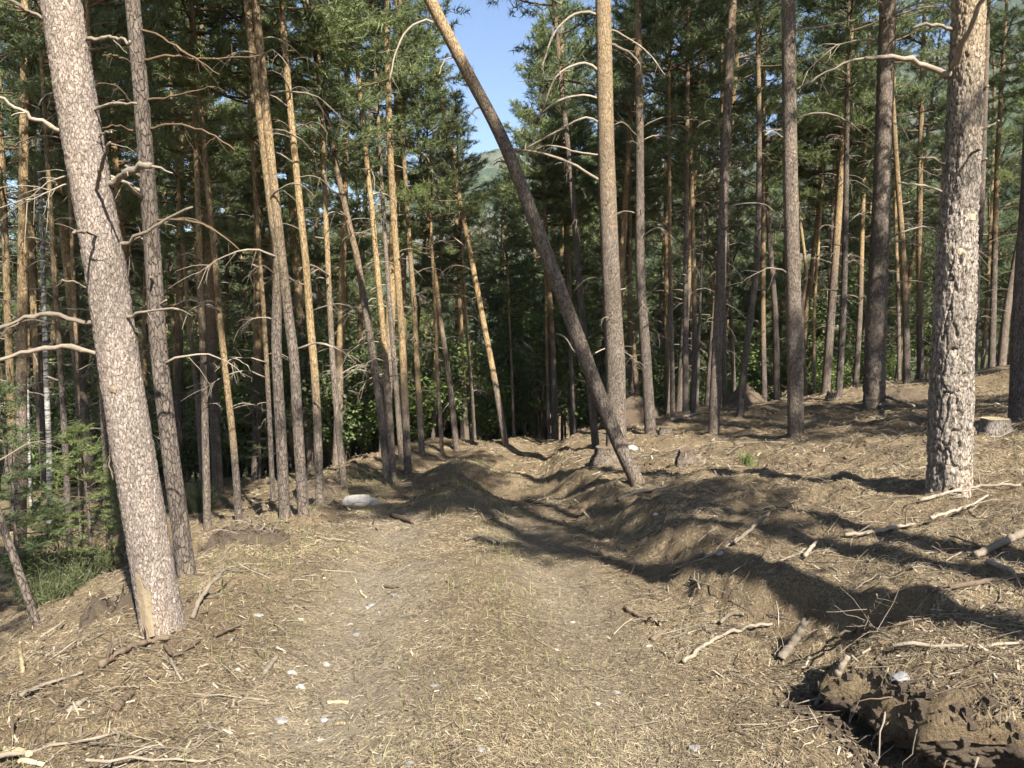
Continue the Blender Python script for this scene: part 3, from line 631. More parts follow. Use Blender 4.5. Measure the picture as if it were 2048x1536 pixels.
hero('orange-lit slim pine between dark thick pine and big furrowed pine', [(1814, 765), (1812, 650), (1805, 490), (1796, 370), (1785, 200)], 17, 12.5, .55, (1.2, 3, 1), ndead=14)
hero('dark thin pine touching the orange-lit slim pine', [(1800, 742), (1797, 620), (1793, 500)], 10, 12.5, .5, MID, ndead=8)
R1 = hero('big furrowed grey pine on the right slope, yellowish higher up', [(1898, 986), (1905, 720), (1913, 512), (1925, 300), (1938, 0)], 94, 15, .60, (2.6, 4.6, .55), 'furrow', M_BARKR, 130, ndead=0, wtop=.55, step=.011, kind=4,
          vis_w=[(-.3, 1.06), (0, 1.0), (1.2, .92), (3, .82), (4.5, .74), (9, .5), (15, .05)])
for k, (pts, a, b_, tw, tl) in enumerate([
    ([(1890, 148), (1825, 123), (1780, 114), (1730, 116)], 19, 9, .3, 0), ([(1730, 116), (1690, 126), (1640, 150), (1595, 182)], 8, 4, .3, 3), ([(1898, 58), (1862, 48), (1826, 54)], 11, 7, .2, 2),
    ([(1906, 140), (1930, 80), (1975, -20)], 16, 12, .55, 0), ([(1960, 188), (1975, 172)], 10, 7, .1, 0), ([(1955, 262), (1978, 252), (2000, 241)], 8, 5, .1, 0),  # first one: added branch standing in for a shadow that crosses the trunk
    ([(1955, 325), (1972, 318)], 8, 5, .1, 0), ([(1893, 330), (1862, 316), (1836, 316)], 8, 4, .2, 1), ([(1888, 386), (1850, 372), (1798, 366)], 8, 5, .2, 1), ([(1935, 318), (1945, 305), (1962, 298)], 9, 5, .3, 0)]):
    px_branch(R1, pts, a, b_, tw, 'branch', M_DEAD, tl, k)
for x_, y_, r_ in ((1945, 437, 7), (1921, 505, 7), (1906, 600, 6)):
    px_patch(R1, [(x_ + r_ * math.cos(a), y_ + r_ * math.sin(a)) for a in np.linspace(0, 5.5, 8)], .012, M_CUT, 'cut_knot')
hero('dark straight pine half hidden behind the big furrowed pine', [(1946, 740), (1952, 560), (1962, 400), (1976, 0)], 21, 14, .62, (6, 9, .4), ndead=6)
hero('dark pine with sunlit top right of the big furrowed pine', [(1984, 728), (1988, 560), (1996, 300), (2014, 0)], 17, 14, .60, (3.2, 5, .9), ndead=14)
hero('dark pine leaning right toward the right edge', [(2003, 726), (2014, 620), (2034, 510), (2052, 430)], 21, 13, .55, GRY, ndead=6)
hero('thick grey pine cut off by the right edge behind the stump', [(2038, 840), (2046, 600), (2060, 380), (2075, 0)], 50, 14.5, .58, (5, 9, .4), seg=28, step=.06, ndead=6)

# ---- trees beside and behind the viewer that throw the shade on the track
def plain_tree(x_, y_, H_, r0, kind, cs, label, group, lean=(0, 0), cr=1.0):
    p = np.array([x_, y_, float(H(x_, y_))]); z = np.concatenate([[-.3], np.linspace(0, H_, int(H_ / .14))]); zz = np.clip(z, 0, None)
    P = np.stack([lean[0] * zz + .05 * np.sin(zz * .7 + x_), lean[1] * zz + .05 * np.cos(zz * .6), z], -1); t = np.clip(z / H_, 0, 1)
    rad = np.maximum(r0 * (1 - .68 * t ** .9) * (1 - .8 * sstep(.75, 1, t)), .012)
    root = empty('pine_tree', p); obj('trunk', trunk_mesh(P, rad, 18, M_BARK, sstep(3, 6, z), None, int(x_ * 3) % 9), root)
    rg = np.random.default_rng(int(abs(x_ * 100 + y_ * 10))); add_crown(root, P, rad, H_ * cs, kind, cr, rg); add_dead(root, P, rad, H_ * .2, H_ * cs, 8, .5, 1.3, rg)
    tag(root, label, 'tree', group); HERO.append((x_, y_, r0)); return root
GB = 'pines beside and behind the viewer'
for k, a in enumerate([(4.05, 0.2, 14.6, .17, 3, .60), (4.45, 1.9, 14.2, .15, 5, .62), (5.2, -.7, 14.6, .16, 6, .46), (-2.35, -.7, 12.5, .16, 5, .36), (7.6, 9.7, 14.5, .17, 2, .48), (9.6, 11.3, 14.5, .18, 1, .40), (10.2, 6.4, 14, .18, 4, .42), (11.8, -1.8, 15, .2, 4, .45), (13.0, 3.0, 15, .2, 0, .45), (-4.5, 1.8, 12.0, .17, 2, .28), (-7.5, 3.5, 13, .17, 6, .32), (14.5, 12.5, 14, .2, 3, .42), (16.5, 9.0, 14, .2, 6, .42)]):
    plain_tree(*a, cr=1.1, label='pine beside or behind the viewer, shading the track', group=GB)

# ---------------------------------------------------------------- the wood behind: copies of a few built pines
def wood_proto(rg, k):
    Hh = [13, 14, 12.5, 14.5, 13.5, 15, 12.5, 14.5][k]; r0 = [.10, .12, .085, .13, .09, .11, .075, .10][k]
    z = np.concatenate([[-.4], np.linspace(0, Hh, 60)]); zz = np.clip(z, 0, None); ln = rg.normal(0, .03, 2); cv = rg.normal(0, .010, 2) * [1, .6]
    P = np.stack([ln[0] * zz + cv[0] * zz * (Hh - zz) * .12, ln[1] * zz + cv[1] * zz * (Hh - zz) * .12, z], -1); t = np.clip(z / Hh, 0, 1)
    rad = np.maximum(r0 * (1 - .62 * t) * (1 - .7 * sstep(.8, 1, t)), .01)
    tm = trunk_mesh(P, rad, 10, M_BARK, sstep([1, 1.5, .7, 2.5, 1.2, 2, .8, 4][k], [3, 4, 2.5, 6, 3, 5, 2.5, 7][k], z), None, k)
    d = MB(); cs = [.48, .54, .46, .52, .20, .26, .18, .30][k]
    for q in range(44):
        b = dead_branch(rg, rg.uniform(.4, 1.5), .013, 4, 3); ph = rg.uniform(0, 6.283); c_, s_ = math.cos(ph), math.sin(ph)
        h = rg.uniform(.10, cs + .1) * Hh; p = np.array([np.interp(h, z, P[:, a]) for a in range(3)])
        V = np.concatenate(b.V); V = np.stack([V[:, 0] * c_ - V[:, 1] * s_, V[:, 0] * s_ + V[:, 1] * c_, V[:, 2]], -1) + p
        d.add(V, np.concatenate(b.Q), np.concatenate(b.T) if b.T else None)
    return tm, d.mesh('dead_branches', [M_DEAD]), P, rad, Hh, cs
wr = np.random.default_rng(77)
PROTO = [wood_proto(wr, k) for k in range(8)]
def wood_tree(x_, y_, k, sc, rz, label, group):
    tm, dm, P, rad, Hh, cs = PROTO[k]
    root = empty('pine_tree', (x_, y_, float(H(x_, y_))), rz); root.scale = (sc,) * 3
    root.rotation_euler = (wr.normal(0, .025), wr.normal(0, .025), rz)
    obj('trunk', tm, root); tag(obj('dead_branches', dm, root), kind='stuff')
    add_crown(root, P, rad, Hh * cs, int(wr.integers(7)), wr.uniform(.80, 1.05) if k < 4 else wr.uniform(1.15, 1.6), wr)
    return root
pts = [(a, b) for a, b, _ in HERO]; nw = 0; WOOD = []
tries = 0
while nw < 222 and tries < 20000:
    tries += 1
    y_ = (15.5 + 12.5 * wr.random()) if wr.random() < .50 else 31 + 26 * wr.random(); x_ = wr.uniform(-.78, .80) * y_
    u = x_ - float(np.interp(y_, _CY, _CX))
    if abs(u) < 2.0 and y_ < 24: continue
    if y_ < 17 and abs(u) < 7: continue
    if u > 0 and y_ < 20: continue
    md = 1.15 if y_ < 30 else 1.7
    if min((x_ - a) ** 2 + (y_ - b) ** 2 for a, b in pts) < md * md: continue
    # keep the gap of sky over the end of the track
    azd = math.degrees(math.atan2(x_, y_))
    gap = -6.8 < azd < -.6
    pts.append((x_, y_))
    dist = 'bare-stemmed' if y_ < 30 else 'low-crowned'
    WOOD.append((wood_tree(x_, y_, int(wr.integers(4)) + (4 if y_ > 30 else 0), wr.uniform(.88, 1.12) * ((.66 + .006 * max(0, y_ - 20)) if gap else 1), wr.uniform(0, 6.28), '', ''), x_, y_, dist)); nw += 1
# say between which well-seen pines each one shows, counted from the left
MARKS = [(220, 'thickest pine'), (438, 'lone orange pine'), (615, 'yellow-orange pine'), (798, 'tallest yellow pine'), (960, 'bowing yellow pine'), (1130, 'leaning pine'), (1225, 'mid-grey pine'), (1285, 'near-black pine'),
         (1438, 'pale-footed pine'), (1587, 'straight scaly pine'), (1754, 'thick dark pine'), (1909, 'furrowed pine')]
ORD = 'first second third fourth fifth sixth seventh eighth ninth tenth eleventh twelfth thirteenth fourteenth fifteenth sixteenth seventeenth eighteenth nineteenth twentieth'.split()
def place_labels(items, what, cat, group):
    """items: (object, x, y, word)"""
    bins = {}
    for o, x_, y_, wd in items:
        px = 1024 + FPX * x_ / y_; k = sum(px > a for a, _ in MARKS); k = -1 if px < -10 else (99 if px > 2058 else k)
        bins.setdefault((k, wd), []).append((px, o))
    for (k, wd), lst in bins.items():
        lst.sort(key=lambda t: t[0])
        for n_, (px, o) in enumerate(lst):
            if k == -1: lab = '%s %s beyond the left edge of the picture' % (wd, what)
            elif k == 99: lab = '%s %s beyond the right edge of the picture' % (wd, what)
            else:
                wh = 'left of the ' + MARKS[0][1] if k == 0 else ('right of the ' + MARKS[-1][1] if k == len(MARKS) else 'between %s and %s' % (MARKS[k - 1][1], MARKS[k][1]))
                lab = '%s %s %s from the left, %s' % (ORD[min(n_, 19)], wd, what, wh)
            tag(o, lab, cat, group)
place_labels(WOOD, 'background pine', 'tree', 'pines in the wood behind')
# the wood farther down the slope that reads as one mass
f = MB(); fw = MB()
for k in range(210):
    y_ = wr.uniform(62, 165); x_ = wr.uniform(-.85, .85) * y_; azd = math.degrees(math.atan2(x_, y_))
    z0 = float(H(x_, y_)); hh = wr.uniform(11, 15); n_ = 130
    if -8 < azd < 2: hh *= .8
    t = wr.random(n_) ** .8; ph = wr.uniform(0, 6.28, n_); rr = 2.1 * (1 - t) ** .8 * np.sqrt(wr.random(n_)) + .15
    P = np.stack([x_ + rr * np.cos(ph), y_ + rr * np.sin(ph), z0 + hh * (.32 + .68 * t)], -1); D = np.stack([np.cos(ph) * .7, np.sin(ph) * .7, .5 + .5 * t], -1); D /= np.linalg.norm(D, axis=1)[:, None]
    needles(f, P, D, 6, .62, .075, wr)
    fw.add(*tube(np.array([[x_, y_, z0 - .3], [x_, y_, z0 + hh * .9]]), [.14, .03], 5, False))
fo = obj('distant_wood', f.mesh('distant_wood', [M_NEEDLE], False)); tag(fo, 'far pines down the valley that read as one green mass', 'wood', kind='stuff')
M_BARKF = M_DEAD
tag(obj('distant_trunks', fw.mesh('distant_trunks', [M_TWIG]), fo), kind='stuff')

# ---------------------------------------------------------------- undergrowth
def leaf_bush(rg, Hh, Rad, n, ls):
    f = MB(); w_ = MB(); P = []
    for q in range(11):
        ph = rg.uniform(0, 6.28); ln = Rad * rg.uniform(.3, 1.0); s = np.linspace(0, 1, 6); hh = Hh * rg.uniform(.6, 1)
        B_ = np.stack([np.cos(ph) * ln * s ** 1.3, np.sin(ph) * ln * s ** 1.3, hh * s], -1) + rg.standard_normal((6, 3)) * .03 * s[:, None]
        w_.add(*tube(B_, .014 * (1 - .8 * s), 4, False))
        for h in range(7):
            t = rg.uniform(.3, 1); a0 = np.array([np.interp(t, s, B_[:, a]) for a in range(3)]); d = rg.standard_normal(3); d[2] = abs(d[2]) * .6; d /= np.linalg.norm(d); l = Rad * rg.uniform(.2, .5)
            w_.add(*tube(np.array([a0, a0 + d * l]), [.005, .002], 3, False)); P.append(a0 + d * l * rg.random((n // 77 + 1, 1)) + rg.standard_normal((n // 77 + 1, 3)) * .09)
    P = np.concatenate(P); m_ = len(P)
    a = rg.standard_normal((m_, 3)); a[:, 2] *= .5; a /= np.linalg.norm(a, axis=1)[:, None]; nrm = rg.standard_normal((m_, 3)) * .6 + np.array([0, 0, 1]); b = np.cross(nrm, a); b /= np.linalg.norm(b, axis=1)[:, None]
    l = ls * rg.uniform(.6, 1.3, (m_, 1)); V = np.stack([P, P + a * l * .5 + b * l * .32, P + a * l, P + a * l * .5 - b * l * .32], 1).reshape(-1, 3)
    f.add(V, np.arange(m_ * 4).reshape(-1, 4), tone=np.repeat(rg.beta(2, 2, m_), 4))
    return f.mesh('foliage', [M_LEAF], False), w_.mesh('stem', [M_TWIG])
ur = np.random.default_rng(9)
BUSH = [leaf_bush(ur, h, r_, n_, .085) for h, r_, n_ in ((2.6, 1.3, 3000), (3.6, 1.5, 4200), (1.8, 1.1, 2300))]
def bush(x_, y_, k, sc, label, group):
    r_ = empty('leafy_shrub', (x_, y_, float(H(x_, y_)) - .05), ur.uniform(0, 6.28)); r_.scale = (sc,) * 3
    obj('foliage', BUSH[k][0], r_); obj('stem', BUSH[k][1], r_); tag(r_, label, 'shrub', group); return r_
nb = 0; SHR = []
for k in range(400):
    y_ = ur.uniform(20.5, 36); x_ = ur.uniform(-.62, .5) * y_; u = x_ - float(np.interp(y_, _CY, _CX))
    if u > 0 and y_ < 26: continue
    if abs(u) < 2.2 and y_ < 25: continue
    SHR.append((bush(x_, y_, int(ur.integers(3)), ur.uniform(.9, 1.6), '', ''), x_, y_, 'light green')); nb += 1
    if nb >= 96: break
place_labels(SHR, 'leafy shrub', 'shrub', 'undergrowth shrubs')
p = pix_ground(40, 1175); bush(p[0], p[1], 2, .42, 'low leafy nettle-green shrub at the lower left edge', 'low green shrubs lower left')
# broom shrubs at the lower left
def broom(px, py, hgt, rad_, n_, label):
    p = pix_ground(px, py); rg = np.random.default_rng(int(px)); f = MB()
    ph = rg.uniform(0, 6.28, n_); rr = np.sqrt(rg.random(n_)) * rad_ * .55; base = np.stack([rr * np.cos(ph), rr * np.sin(ph), np.zeros(n_) - .05], -1)
    d = np.stack([np.cos(ph) * rr / rad_ * 1.0, np.sin(ph) * rr / rad_ * 1.0, np.ones(n_)], -1) + rg.normal(0, .16, (n_, 3)); d /= np.linalg.norm(d, axis=1)[:, None]; l = hgt * rg.uniform(.55, 1.1, (n_, 1))
    P0 = base; P1 = base + d * l * .5; P2 = base + d * l + rg.normal(0, .05, (n_, 3)); s = np.cross(d, rg.standard_normal((n_, 3))); s = s / np.linalg.norm(s, axis=1)[:, None] * .0045
    V = np.stack([P0 - s, P0 + s, P1 + s, P1 - s, P2], 1).reshape(-1, 3); k5 = np.arange(n_) * 5; tone = rg.beta(2, 2.5, n_)
    f.add(V, np.stack([k5, k5 + 1, k5 + 2, k5 + 3], -1), np.stack([k5 + 3, k5 + 2, k5 + 4], -1), tone=np.repeat(tone, 5))
    t_ = rg.uniform(.3, 1, n_ * 5); ii = rg.integers(0, n_, n_ * 5); q = P0[ii] + d[ii] * l[ii] * t_[:, None]; dd = d[ii] + rg.normal(0, .7, (n_ * 5, 3)); dd /= np.linalg.norm(dd, axis=1)[:, None]
    needles(f, q, dd, 2, .10, .004, rg, .4)
    o = obj('broom_shrub', f.mesh('broom_shrub', [M_BROOM], False), None, p); tag(o, label, 'shrub', 'broom shrubs lower left')
broom(165, 1160, .62, .5, 260, 'olive green broom shrub left of the thickest pine')
broom(108, 1200, .45, .45, 200, 'darker broom shrub in front of the slim dark pines, lower left')
broom(395, 1020, .7, .45, 220, 'upright broom shrub in shade right behind the grey-brown pine')
def young_pine(px, py, depth, hgt, kind, label):
    d = pix_dir(px, py); x_, y_ = d[0] / d[1] * depth, depth; z0 = float(H(x_, y_)); rg = np.random.default_rng(int(px + 5))
    z = np.linspace(-.2, hgt, 14); P = np.stack([.03 * np.sin(z * 2), .02 * np.cos(z), z], -1); rad_ = np.linspace(.035, .006, 14)
    r_ = empty('young_pine', (x_, y_, z0)); obj('trunk', trunk_mesh(P, rad_, 8, M_BARK, np.zeros(14), None, 1), r_); add_crown(r_, P, rad_, hgt * .25, kind, .85, rg)
    tag(r_, label, 'tree', 'young pines')
young_pine(20, 1000, 9.0, 2.6, 5, 'young green pine at the left edge with sunlit tufts')
young_pine(170, 1000, 9.6, 2.0, 2, 'young green pine beside the thickest pine, lower left')
young_pine(520, 1000, 19, 2.6, 2, 'young bushy pine in shade left of the close dark pair')
young_pine(855, 900, 24, 2.5, 5, 'young pine behind the crest left of the track end')

# ---------------------------------------------------------------- things on the ground
def rock(px, py, sx, sy, sz, m, label, name='rock', cat='rock', group=None, seed=0, sub=14):
    p = pix_ground(px, py); rg = np.random.default_rng(seed)
    a, b = np.meshgrid(np.arange(sub * 2) / (sub * 2) * 2 * np.pi, np.linspace(.02, np.pi - .02, sub))
    d = np.stack([np.cos(a) * np.sin(b), np.sin(a) * np.sin(b), np.cos(b)], -1)
    r_ = np.ones(a.shape)
    for q in range(9):                                                    # cut flat facets
        nrm = rg.standard_normal(3); nrm /= np.linalg.norm(nrm); c_ = rg.uniform(.55, .85); dot = d @ nrm; r_ = np.where(dot > .05, np.minimum(r_, c_ / np.maximum(dot, .05)), r_)
    r_ = r_ * (1 + .05 * fbm(a * 3, b * 6, seed, 3)); V = (d * r_[..., None] * np.array([sx, sy, sz])).reshape(-1, 3)
    n1_, n2_ = a.shape; i = np.arange(n1_ - 1)[:, None] * n2_; j = np.arange(n2_)[None]; jn = (j + 1) % n2_
    Q = np.stack([i + j, i + n2_ + j, i + n2_ + jn, i + jn], -1).reshape(-1, 4)
    T = np.vstack([np.stack([np.full(n2_ - 2, 0), np.arange(1, n2_ - 1), np.arange(2, n2_)], -1), (n1_ - 1) * n2_ + np.stack([np.full(n2_ - 2, 0), np.arange(2, n2_), np.arange(1, n2_ - 1)], -1)])
    o = obj(name, make_mesh(name, V, Q, T, [m], None, False), None, p + np.array([0, 0, sz * (.25 if sz > .06 else -.15)])); o.rotation_euler = (0, 0, rg.uniform(-.3, .3))
    tag(o, label, cat, group); return o
rock(722, 1008, .27, .12, .13, M_QUARTZ, 'white quartz rock on the left edge of the track', seed=3)
rock(1264, 902, .12, .09, .09, M_QUARTZ, 'pale stone block at the foot of the leaning pine', seed=8)
def stump(px, py, r_, hgt, label, top=True, group='stumps', spl=0.0, mb=None):
    p = pix_ground(px, py); seg = 28; a = np.arange(seg) / seg * 2 * np.pi; rg = np.random.default_rng(int(px))
    z = np.array([-.15, 0, .08, hgt * .5, hgt * .85, hgt]); fl = np.array([1.35, 1.28, 1.16, 1.05, 1.0, .98])
    lob = 1 + .07 * np.sin(a * 5 + 1) + .05 * np.sin(a * 9) + .03 * rg.standard_normal(seg)
    rr = r_ * fl[:, None] * (1 + (lob - 1)[None] * np.linspace(1.6, .8, 6)[:, None])
    zz = np.repeat(z[:, None], seg, 1); zz[-1] += spl * rg.random(seg)
    V = np.stack([rr * np.cos(a), rr * np.sin(a), zz], -1).reshape(-1, 3)
    i = np.arange(5)[:, None] * seg; j = np.arange(seg)[None]; jn = (j + 1) % seg
    Q = np.stack([i + j, i + jn, i + seg + jn, i + seg + j], -1).reshape(-1, 4)
    root = empty('tree_stump', p); obj('bark', make_mesh('bark', V, Q, None, [mb or (M_BARKR if top else M_BARK)], {'orange': np.zeros(len(V))}), root)
    tv = np.vstack([V[-seg:] * np.array([.985, .985, 1]) + np.array([0, 0, .004]), [[0, 0, hgt + .006 + spl * .2]]]); j = np.arange(seg)
    obj('cut_face', make_mesh('cut_face', tv, None, np.stack([j, (j + 1) % seg, np.full(seg, seg)], -1), [M_CUT if top else M_TWIG]), root)
    tag(root, label, 'stump', group); return root
stump(1990, 866, .155, .17, 'low sawn stump with pale yellow top right of the big furrowed pine', True)
stump(1330, 868, .11, .13, 'small dark stump right of the near-black pine foot', False)
stump(1372, 925, .12, .14, 'dark weathered stump on the slope right of the leaning pine', False, spl=.08)
stump(1218, 922, .22, .20, 'dark mossy stump half hidden behind the leaning pine foot', False, spl=.06)
stump(1665, 800, .13, .15, 'dark stump at the foot of the black-looking leaning pine', False, spl=.1)

def ground_stick(pts, w0, w1, lift, name, label, m=M_DEAD, cat='branch', group=None, seed=0, twigs=0, seg=7, lifts=None, splinter=0):
    """a fallen stick laid on the ground along photo points"""
    rg = np.random.default_rng(500 + seed + int(pts[0][0])); W = []
    for k, (x_, y_) in enumerate(pts):
        l = lift if lifts is None else lifts[k]
        q = pix_ground(x_, y_, l)
        if q is None: return None
        W.append(q)
    W = np.array(W)
    if cat == 'log': W = np.array([W[0], (W[0] + W[-1]) / 2, W[-1]])
    o0 = W[0].copy(); kpx = W[:, 1].mean() / FPX
    n_ = 6 + 5 * len(pts); S_ = spline(W - o0, n_); s = np.linspace(0, 1, n_); Ln = np.sum(np.linalg.norm(np.diff(S_, axis=0), axis=1))
    S_ = S_ + rg.standard_normal(S_.shape) * Ln * (.006 if cat != 'log' else .002)
    b = MB(); rad_ = .5 * kpx * (w0 + (w1 - w0) * s) * (1 + .08 * rg.standard_normal(n_)); V, Q, T = tube(S_, rad_, seg, True, .06, rg)
    if splinter: V[-2:] += 0; V[(n_ - 1) * seg:n_ * seg] += (S_[-1] - S_[-2]) * rg.uniform(-.4, 1.2, (seg, 1))
    b.add(V, Q, T)
    for q in range(twigs):
        t = rg.uniform(.1, .97); a0 = np.array([np.interp(t, s, S_[:, a]) for a in range(3)]); d = (S_[-1] - S_[0]) / Ln * .7 + rg.standard_normal(3) * .6; d[2] = abs(d[2]) * .5; d /= np.linalg.norm(d); l = Ln * rg.uniform(.12, .35); ss = np.linspace(0, 1, 4)[:, None]
        b.add(*tube(a0 + d * l * ss + rg.standard_normal((4, 3)) * l * .05 * ss, .5 * kpx * w1 * .7 * (1 - .6 * ss[:, 0]), 4, False))
    o = obj(name, b.mesh(name, [m]), None, o0); tag(o, label, cat, group or 'fallen branches'); return o
GS = ground_stick
GS([(1370, 1322), (1420, 1283), (1480, 1258), (1545, 1248)], 9, 7, .03, 'fallen_branch', 'long pale arching branch lying beside the rut, right foreground')
GS([(1562, 1318), (1588, 1282), (1612, 1242)], 20, 17, .05, 'broken_branch', 'thick pale splintered branch piece, right foreground', M_DEAD, splinter=1, lifts=[.03, .08, .17])
GS([(1578, 1300), (1592, 1270), (1598, 1255)], 13, 9, .05, 'broken_branch', 'short fork leaning on the thick pale splintered piece', M_DEAD, lifts=[.03, .1, .14])
GS([(1668, 1362), (1682, 1335), (1696, 1312)], 17, 12, .03, 'broken_branch', 'pale broken piece below the thick splintered branch', M_DEAD, lifts=[.02, .05, .09])
GS([(1632, 1410), (1643, 1385)], 8, 6, .02, 'broken_branch', 'small pale wood piece left of the broken earth bank', M_DEAD)
GS([(1440, 1245), (1462, 1228), (1488, 1228)], 8, 8, .03, 'broken_branch', 'short pale curved stick at the shadow edge, right of the rut', M_DEAD)
GS([(1250, 1215), (1275, 1230), (1300, 1240), (1322, 1248)], 10, 8, .015, 'dead_twig', 'dark knotty twig in the middle of the track', M_TWIG, twigs=4, seed=3)
GS([(1304, 1280), (1320, 1268), (1335, 1258)], 13, 5, .015, 'bark_piece', 'dark piece of bark below the knotty twig on the track', M_TWIG, 'bark')
GS([(1670, 1275), (1700, 1262), (1720, 1255), (1755, 1258), (1795, 1290)], 6, 3, .06, 'dead_twig', 'bare forked twig with spread tips before the earth bank', M_DEAD, twigs=9, seed=4)
GS([(1725, 1260), (1738, 1225), (1755, 1190)], 6, 3, .06, 'dead_twig', 'upright twig crossing the forked twig before the earth bank', M_DEAD, twigs=7, lifts=[.04, .15, .28])
GS([(1690, 1070), (1740, 1064), (1790, 1054), (1830, 1048)], 9, 6, .03, 'fallen_branch', 'pale branch lying along the slope below the big furrowed pine', M_DEAD, twigs=2)
GS([(1950, 1110), (2000, 1085), (2060, 1060)], 15, 17, .04, 'fallen_log', 'grey log lying in shade at the right edge', M_DEAD, 'log')
GS([(1975, 1122), (2000, 1135), (2026, 1142)], 13, 10, .03, 'broken_branch', 'frayed pale log end right of the slope shadow', M_DEAD, 'log', splinter=1)
GS([(1860, 1180), (1940, 1165), (2055, 1150)], 10, 12, .03, 'fallen_log', 'dark log above the earth bank at the right edge', M_TWIG, 'log')
GS([(1470, 1085), (1500, 1060), (1540, 1025)], 8, 6, .03, 'fallen_branch', 'stick leaning up the eroded bank right of the track', M_DEAD)
GS([(1610, 1112), (1622, 1095), (1634, 1082)], 9, 6, .05, 'broken_branch', 'short broken stick standing at the bank, right', M_DEAD)
GS([(1345, 1140), (1400, 1120), (1440, 1100), (1480, 1075)], 5, 3, .03, 'dead_twig', 'thin bent twig on the bank between rut and slope', M_DEAD, twigs=6)
GS([(1235, 1000), (1270, 985), (1330, 972)], 8, 6, .03, 'fallen_branch', 'branch lying in shade at the foot of the leaning pine', M_DEAD)
GS([(1840, 1000), (1900, 985), (1960, 972), (2040, 968)], 8, 5, .04, 'fallen_branch', 'long pale branch at the foot of the big furrowed pine', M_DEAD, twigs=4)
GS([(1860, 1035), (1930, 1015), (1975, 990)], 7, 4, .05, 'fallen_branch', 'pale bowed stick in front of the big furrowed pine', M_DEAD, twigs=3)
GS([(1760, 812), (1790, 800), (1830, 782)], 10, 8, .08, 'fallen_log', 'grey log on the brush heap behind the thick dark pine', M_DEAD, 'log')
GS([(1765, 790), (1800, 803), (1828, 812)], 8, 6, .10, 'fallen_log', 'crossed log on the brush heap right of the thick dark pine', M_DEAD, 'log')
GS([(1340, 840), (1370, 832), (1400, 826)], 8, 7, .04, 'fallen_log', 'sunlit pale log behind the near-black pine', M_DEAD, 'log')
GS([(785, 1030), (806, 1040), (826, 1043)], 12, 10, .03, 'fallen_log', 'short dark log on the track right of the white rock', M_TWIG, 'log')
GS([(668, 1000), (690, 1012), (700, 1020)], 4, 3, .03, 'dead_twig', 'thin pale twig touching the white rock', M_DEAD)
GS([(930, 1080), (965, 1072), (1003, 1088)], 7, 5, .03, 'fallen_branch', 'pale stick on the hump in the middle of the track', M_DEAD)
GS([(965, 1075), (980, 1079), (990, 1086)], 8, 6, .04, 'broken_branch', 'short thick stick crossing the pale stick on the hump', M_DEAD)
GS([(770, 1172), (785, 1174), (800, 1172)], 7, 6, .015, 'broken_branch', 'short brown stick on the left rut', M_TWIG)
GS([(385, 1235), (398, 1205), (420, 1170), (455, 1140)], 11, 6, .05, 'fallen_branch', 'grey branch leaning up right of the thickest pine foot', M_DEAD, twigs=3, lifts=[.03, .06, .12, .18])
GS([(200, 1330), (250, 1300), (300, 1282), (340, 1275)], 16, 10, .03, 'fallen_branch', 'brown branch below the thickest pine foot', M_TWIG, twigs=5)
GS([(40, 1390), (100, 1365), (165, 1345)], 9, 6, .03, 'fallen_branch', 'long grey stick pointing to the thickest pine, lower left', M_DEAD, twigs=2)
GS([(80, 1275), (110, 1255), (132, 1240)], 6, 4, .05, 'fallen_branch', 'thin pale stick in front of the broom, lower left', M_DEAD)
GS([(46, 1345), (42, 1310), (40, 1285)], 10, 5, .05, 'splintered_stub', 'upright splintered stub at the lower left', M_FRESH, 'stub', splinter=1, lifts=[.01, .10, .2])
GS([(25, 1475), (24, 1440), (23, 1408)], 8, 4, .05, 'splintered_stub', 'thin upright stub at the left edge', M_TWIG, 'stub', lifts=[.01, .08, .16])
GS([(5, 1500), (30, 1502), (60, 1510)], 19, 14, .015, 'wood_chunk', 'pale split wood chunk in the lower left corner', M_FRESH, 'wood piece')
GS([(40, 1522), (65, 1524), (88, 1530)], 13, 9, .015, 'wood_chunk', 'second pale split chunk at the lower left corner', M_FRESH, 'wood piece')
GS([(135, 1425), (152, 1412), (168, 1400)], 15, 10, .015, 'wood_chunk', 'pale short chunk of branch, lower left litter', M_DEAD, 'wood piece')
GS([(232, 1415), (248, 1400), (263, 1385)], 19, 15, .02, 'wood_chunk', 'brown rotten chunk of branch, lower left litter', M_TWIG, 'wood piece')
GS([(530, 1345), (540, 1330), (552, 1315)], 12, 11, .015, 'wood_chunk', 'short cut branch piece on the left of the track', M_DEAD, 'wood piece')
GS([(340, 1318), (352, 1340), (362, 1360)], 7, 5, .02, 'dead_twig', 'short stick pointing down right, below the thickest pine', M_DEAD)
GS([(330, 1290), (345, 1310), (370, 1300), (400, 1280)], 9, 5, .03, 'fallen_branch', 'forked brown branch right below the thickest pine', M_TWIG, twigs=5)
GS([(430, 1270), (460, 1258), (480, 1250)], 10, 7, .03, 'fallen_branch', 'dark knotted branch right of the thickest pine foot', M_TWIG, twigs=4)
GS([(600, 1060), (640, 1075), (690, 1082)], 5, 3, .02, 'dead_twig', 'thin stick on the left shoulder of the track', M_DEAD)
GS([(655, 1405), (675, 1404), (697, 1405)], 8, 8, .01, 'wood_chunk', 'pale square-cut sliver on the track, left of centre', M_FRESH, 'wood piece')
GS([(672, 1448), (680, 1447), (690, 1446)], 8, 8, .01, 'wood_chunk', 'tiny round stick piece below the pale sliver', M_FRESH, 'wood piece')
GS([(720, 1180), (724, 1188), (732, 1195)], 5, 4, .01, 'wood_chunk', 'white bent splinter on the left rut', M_FRESH, 'wood piece')
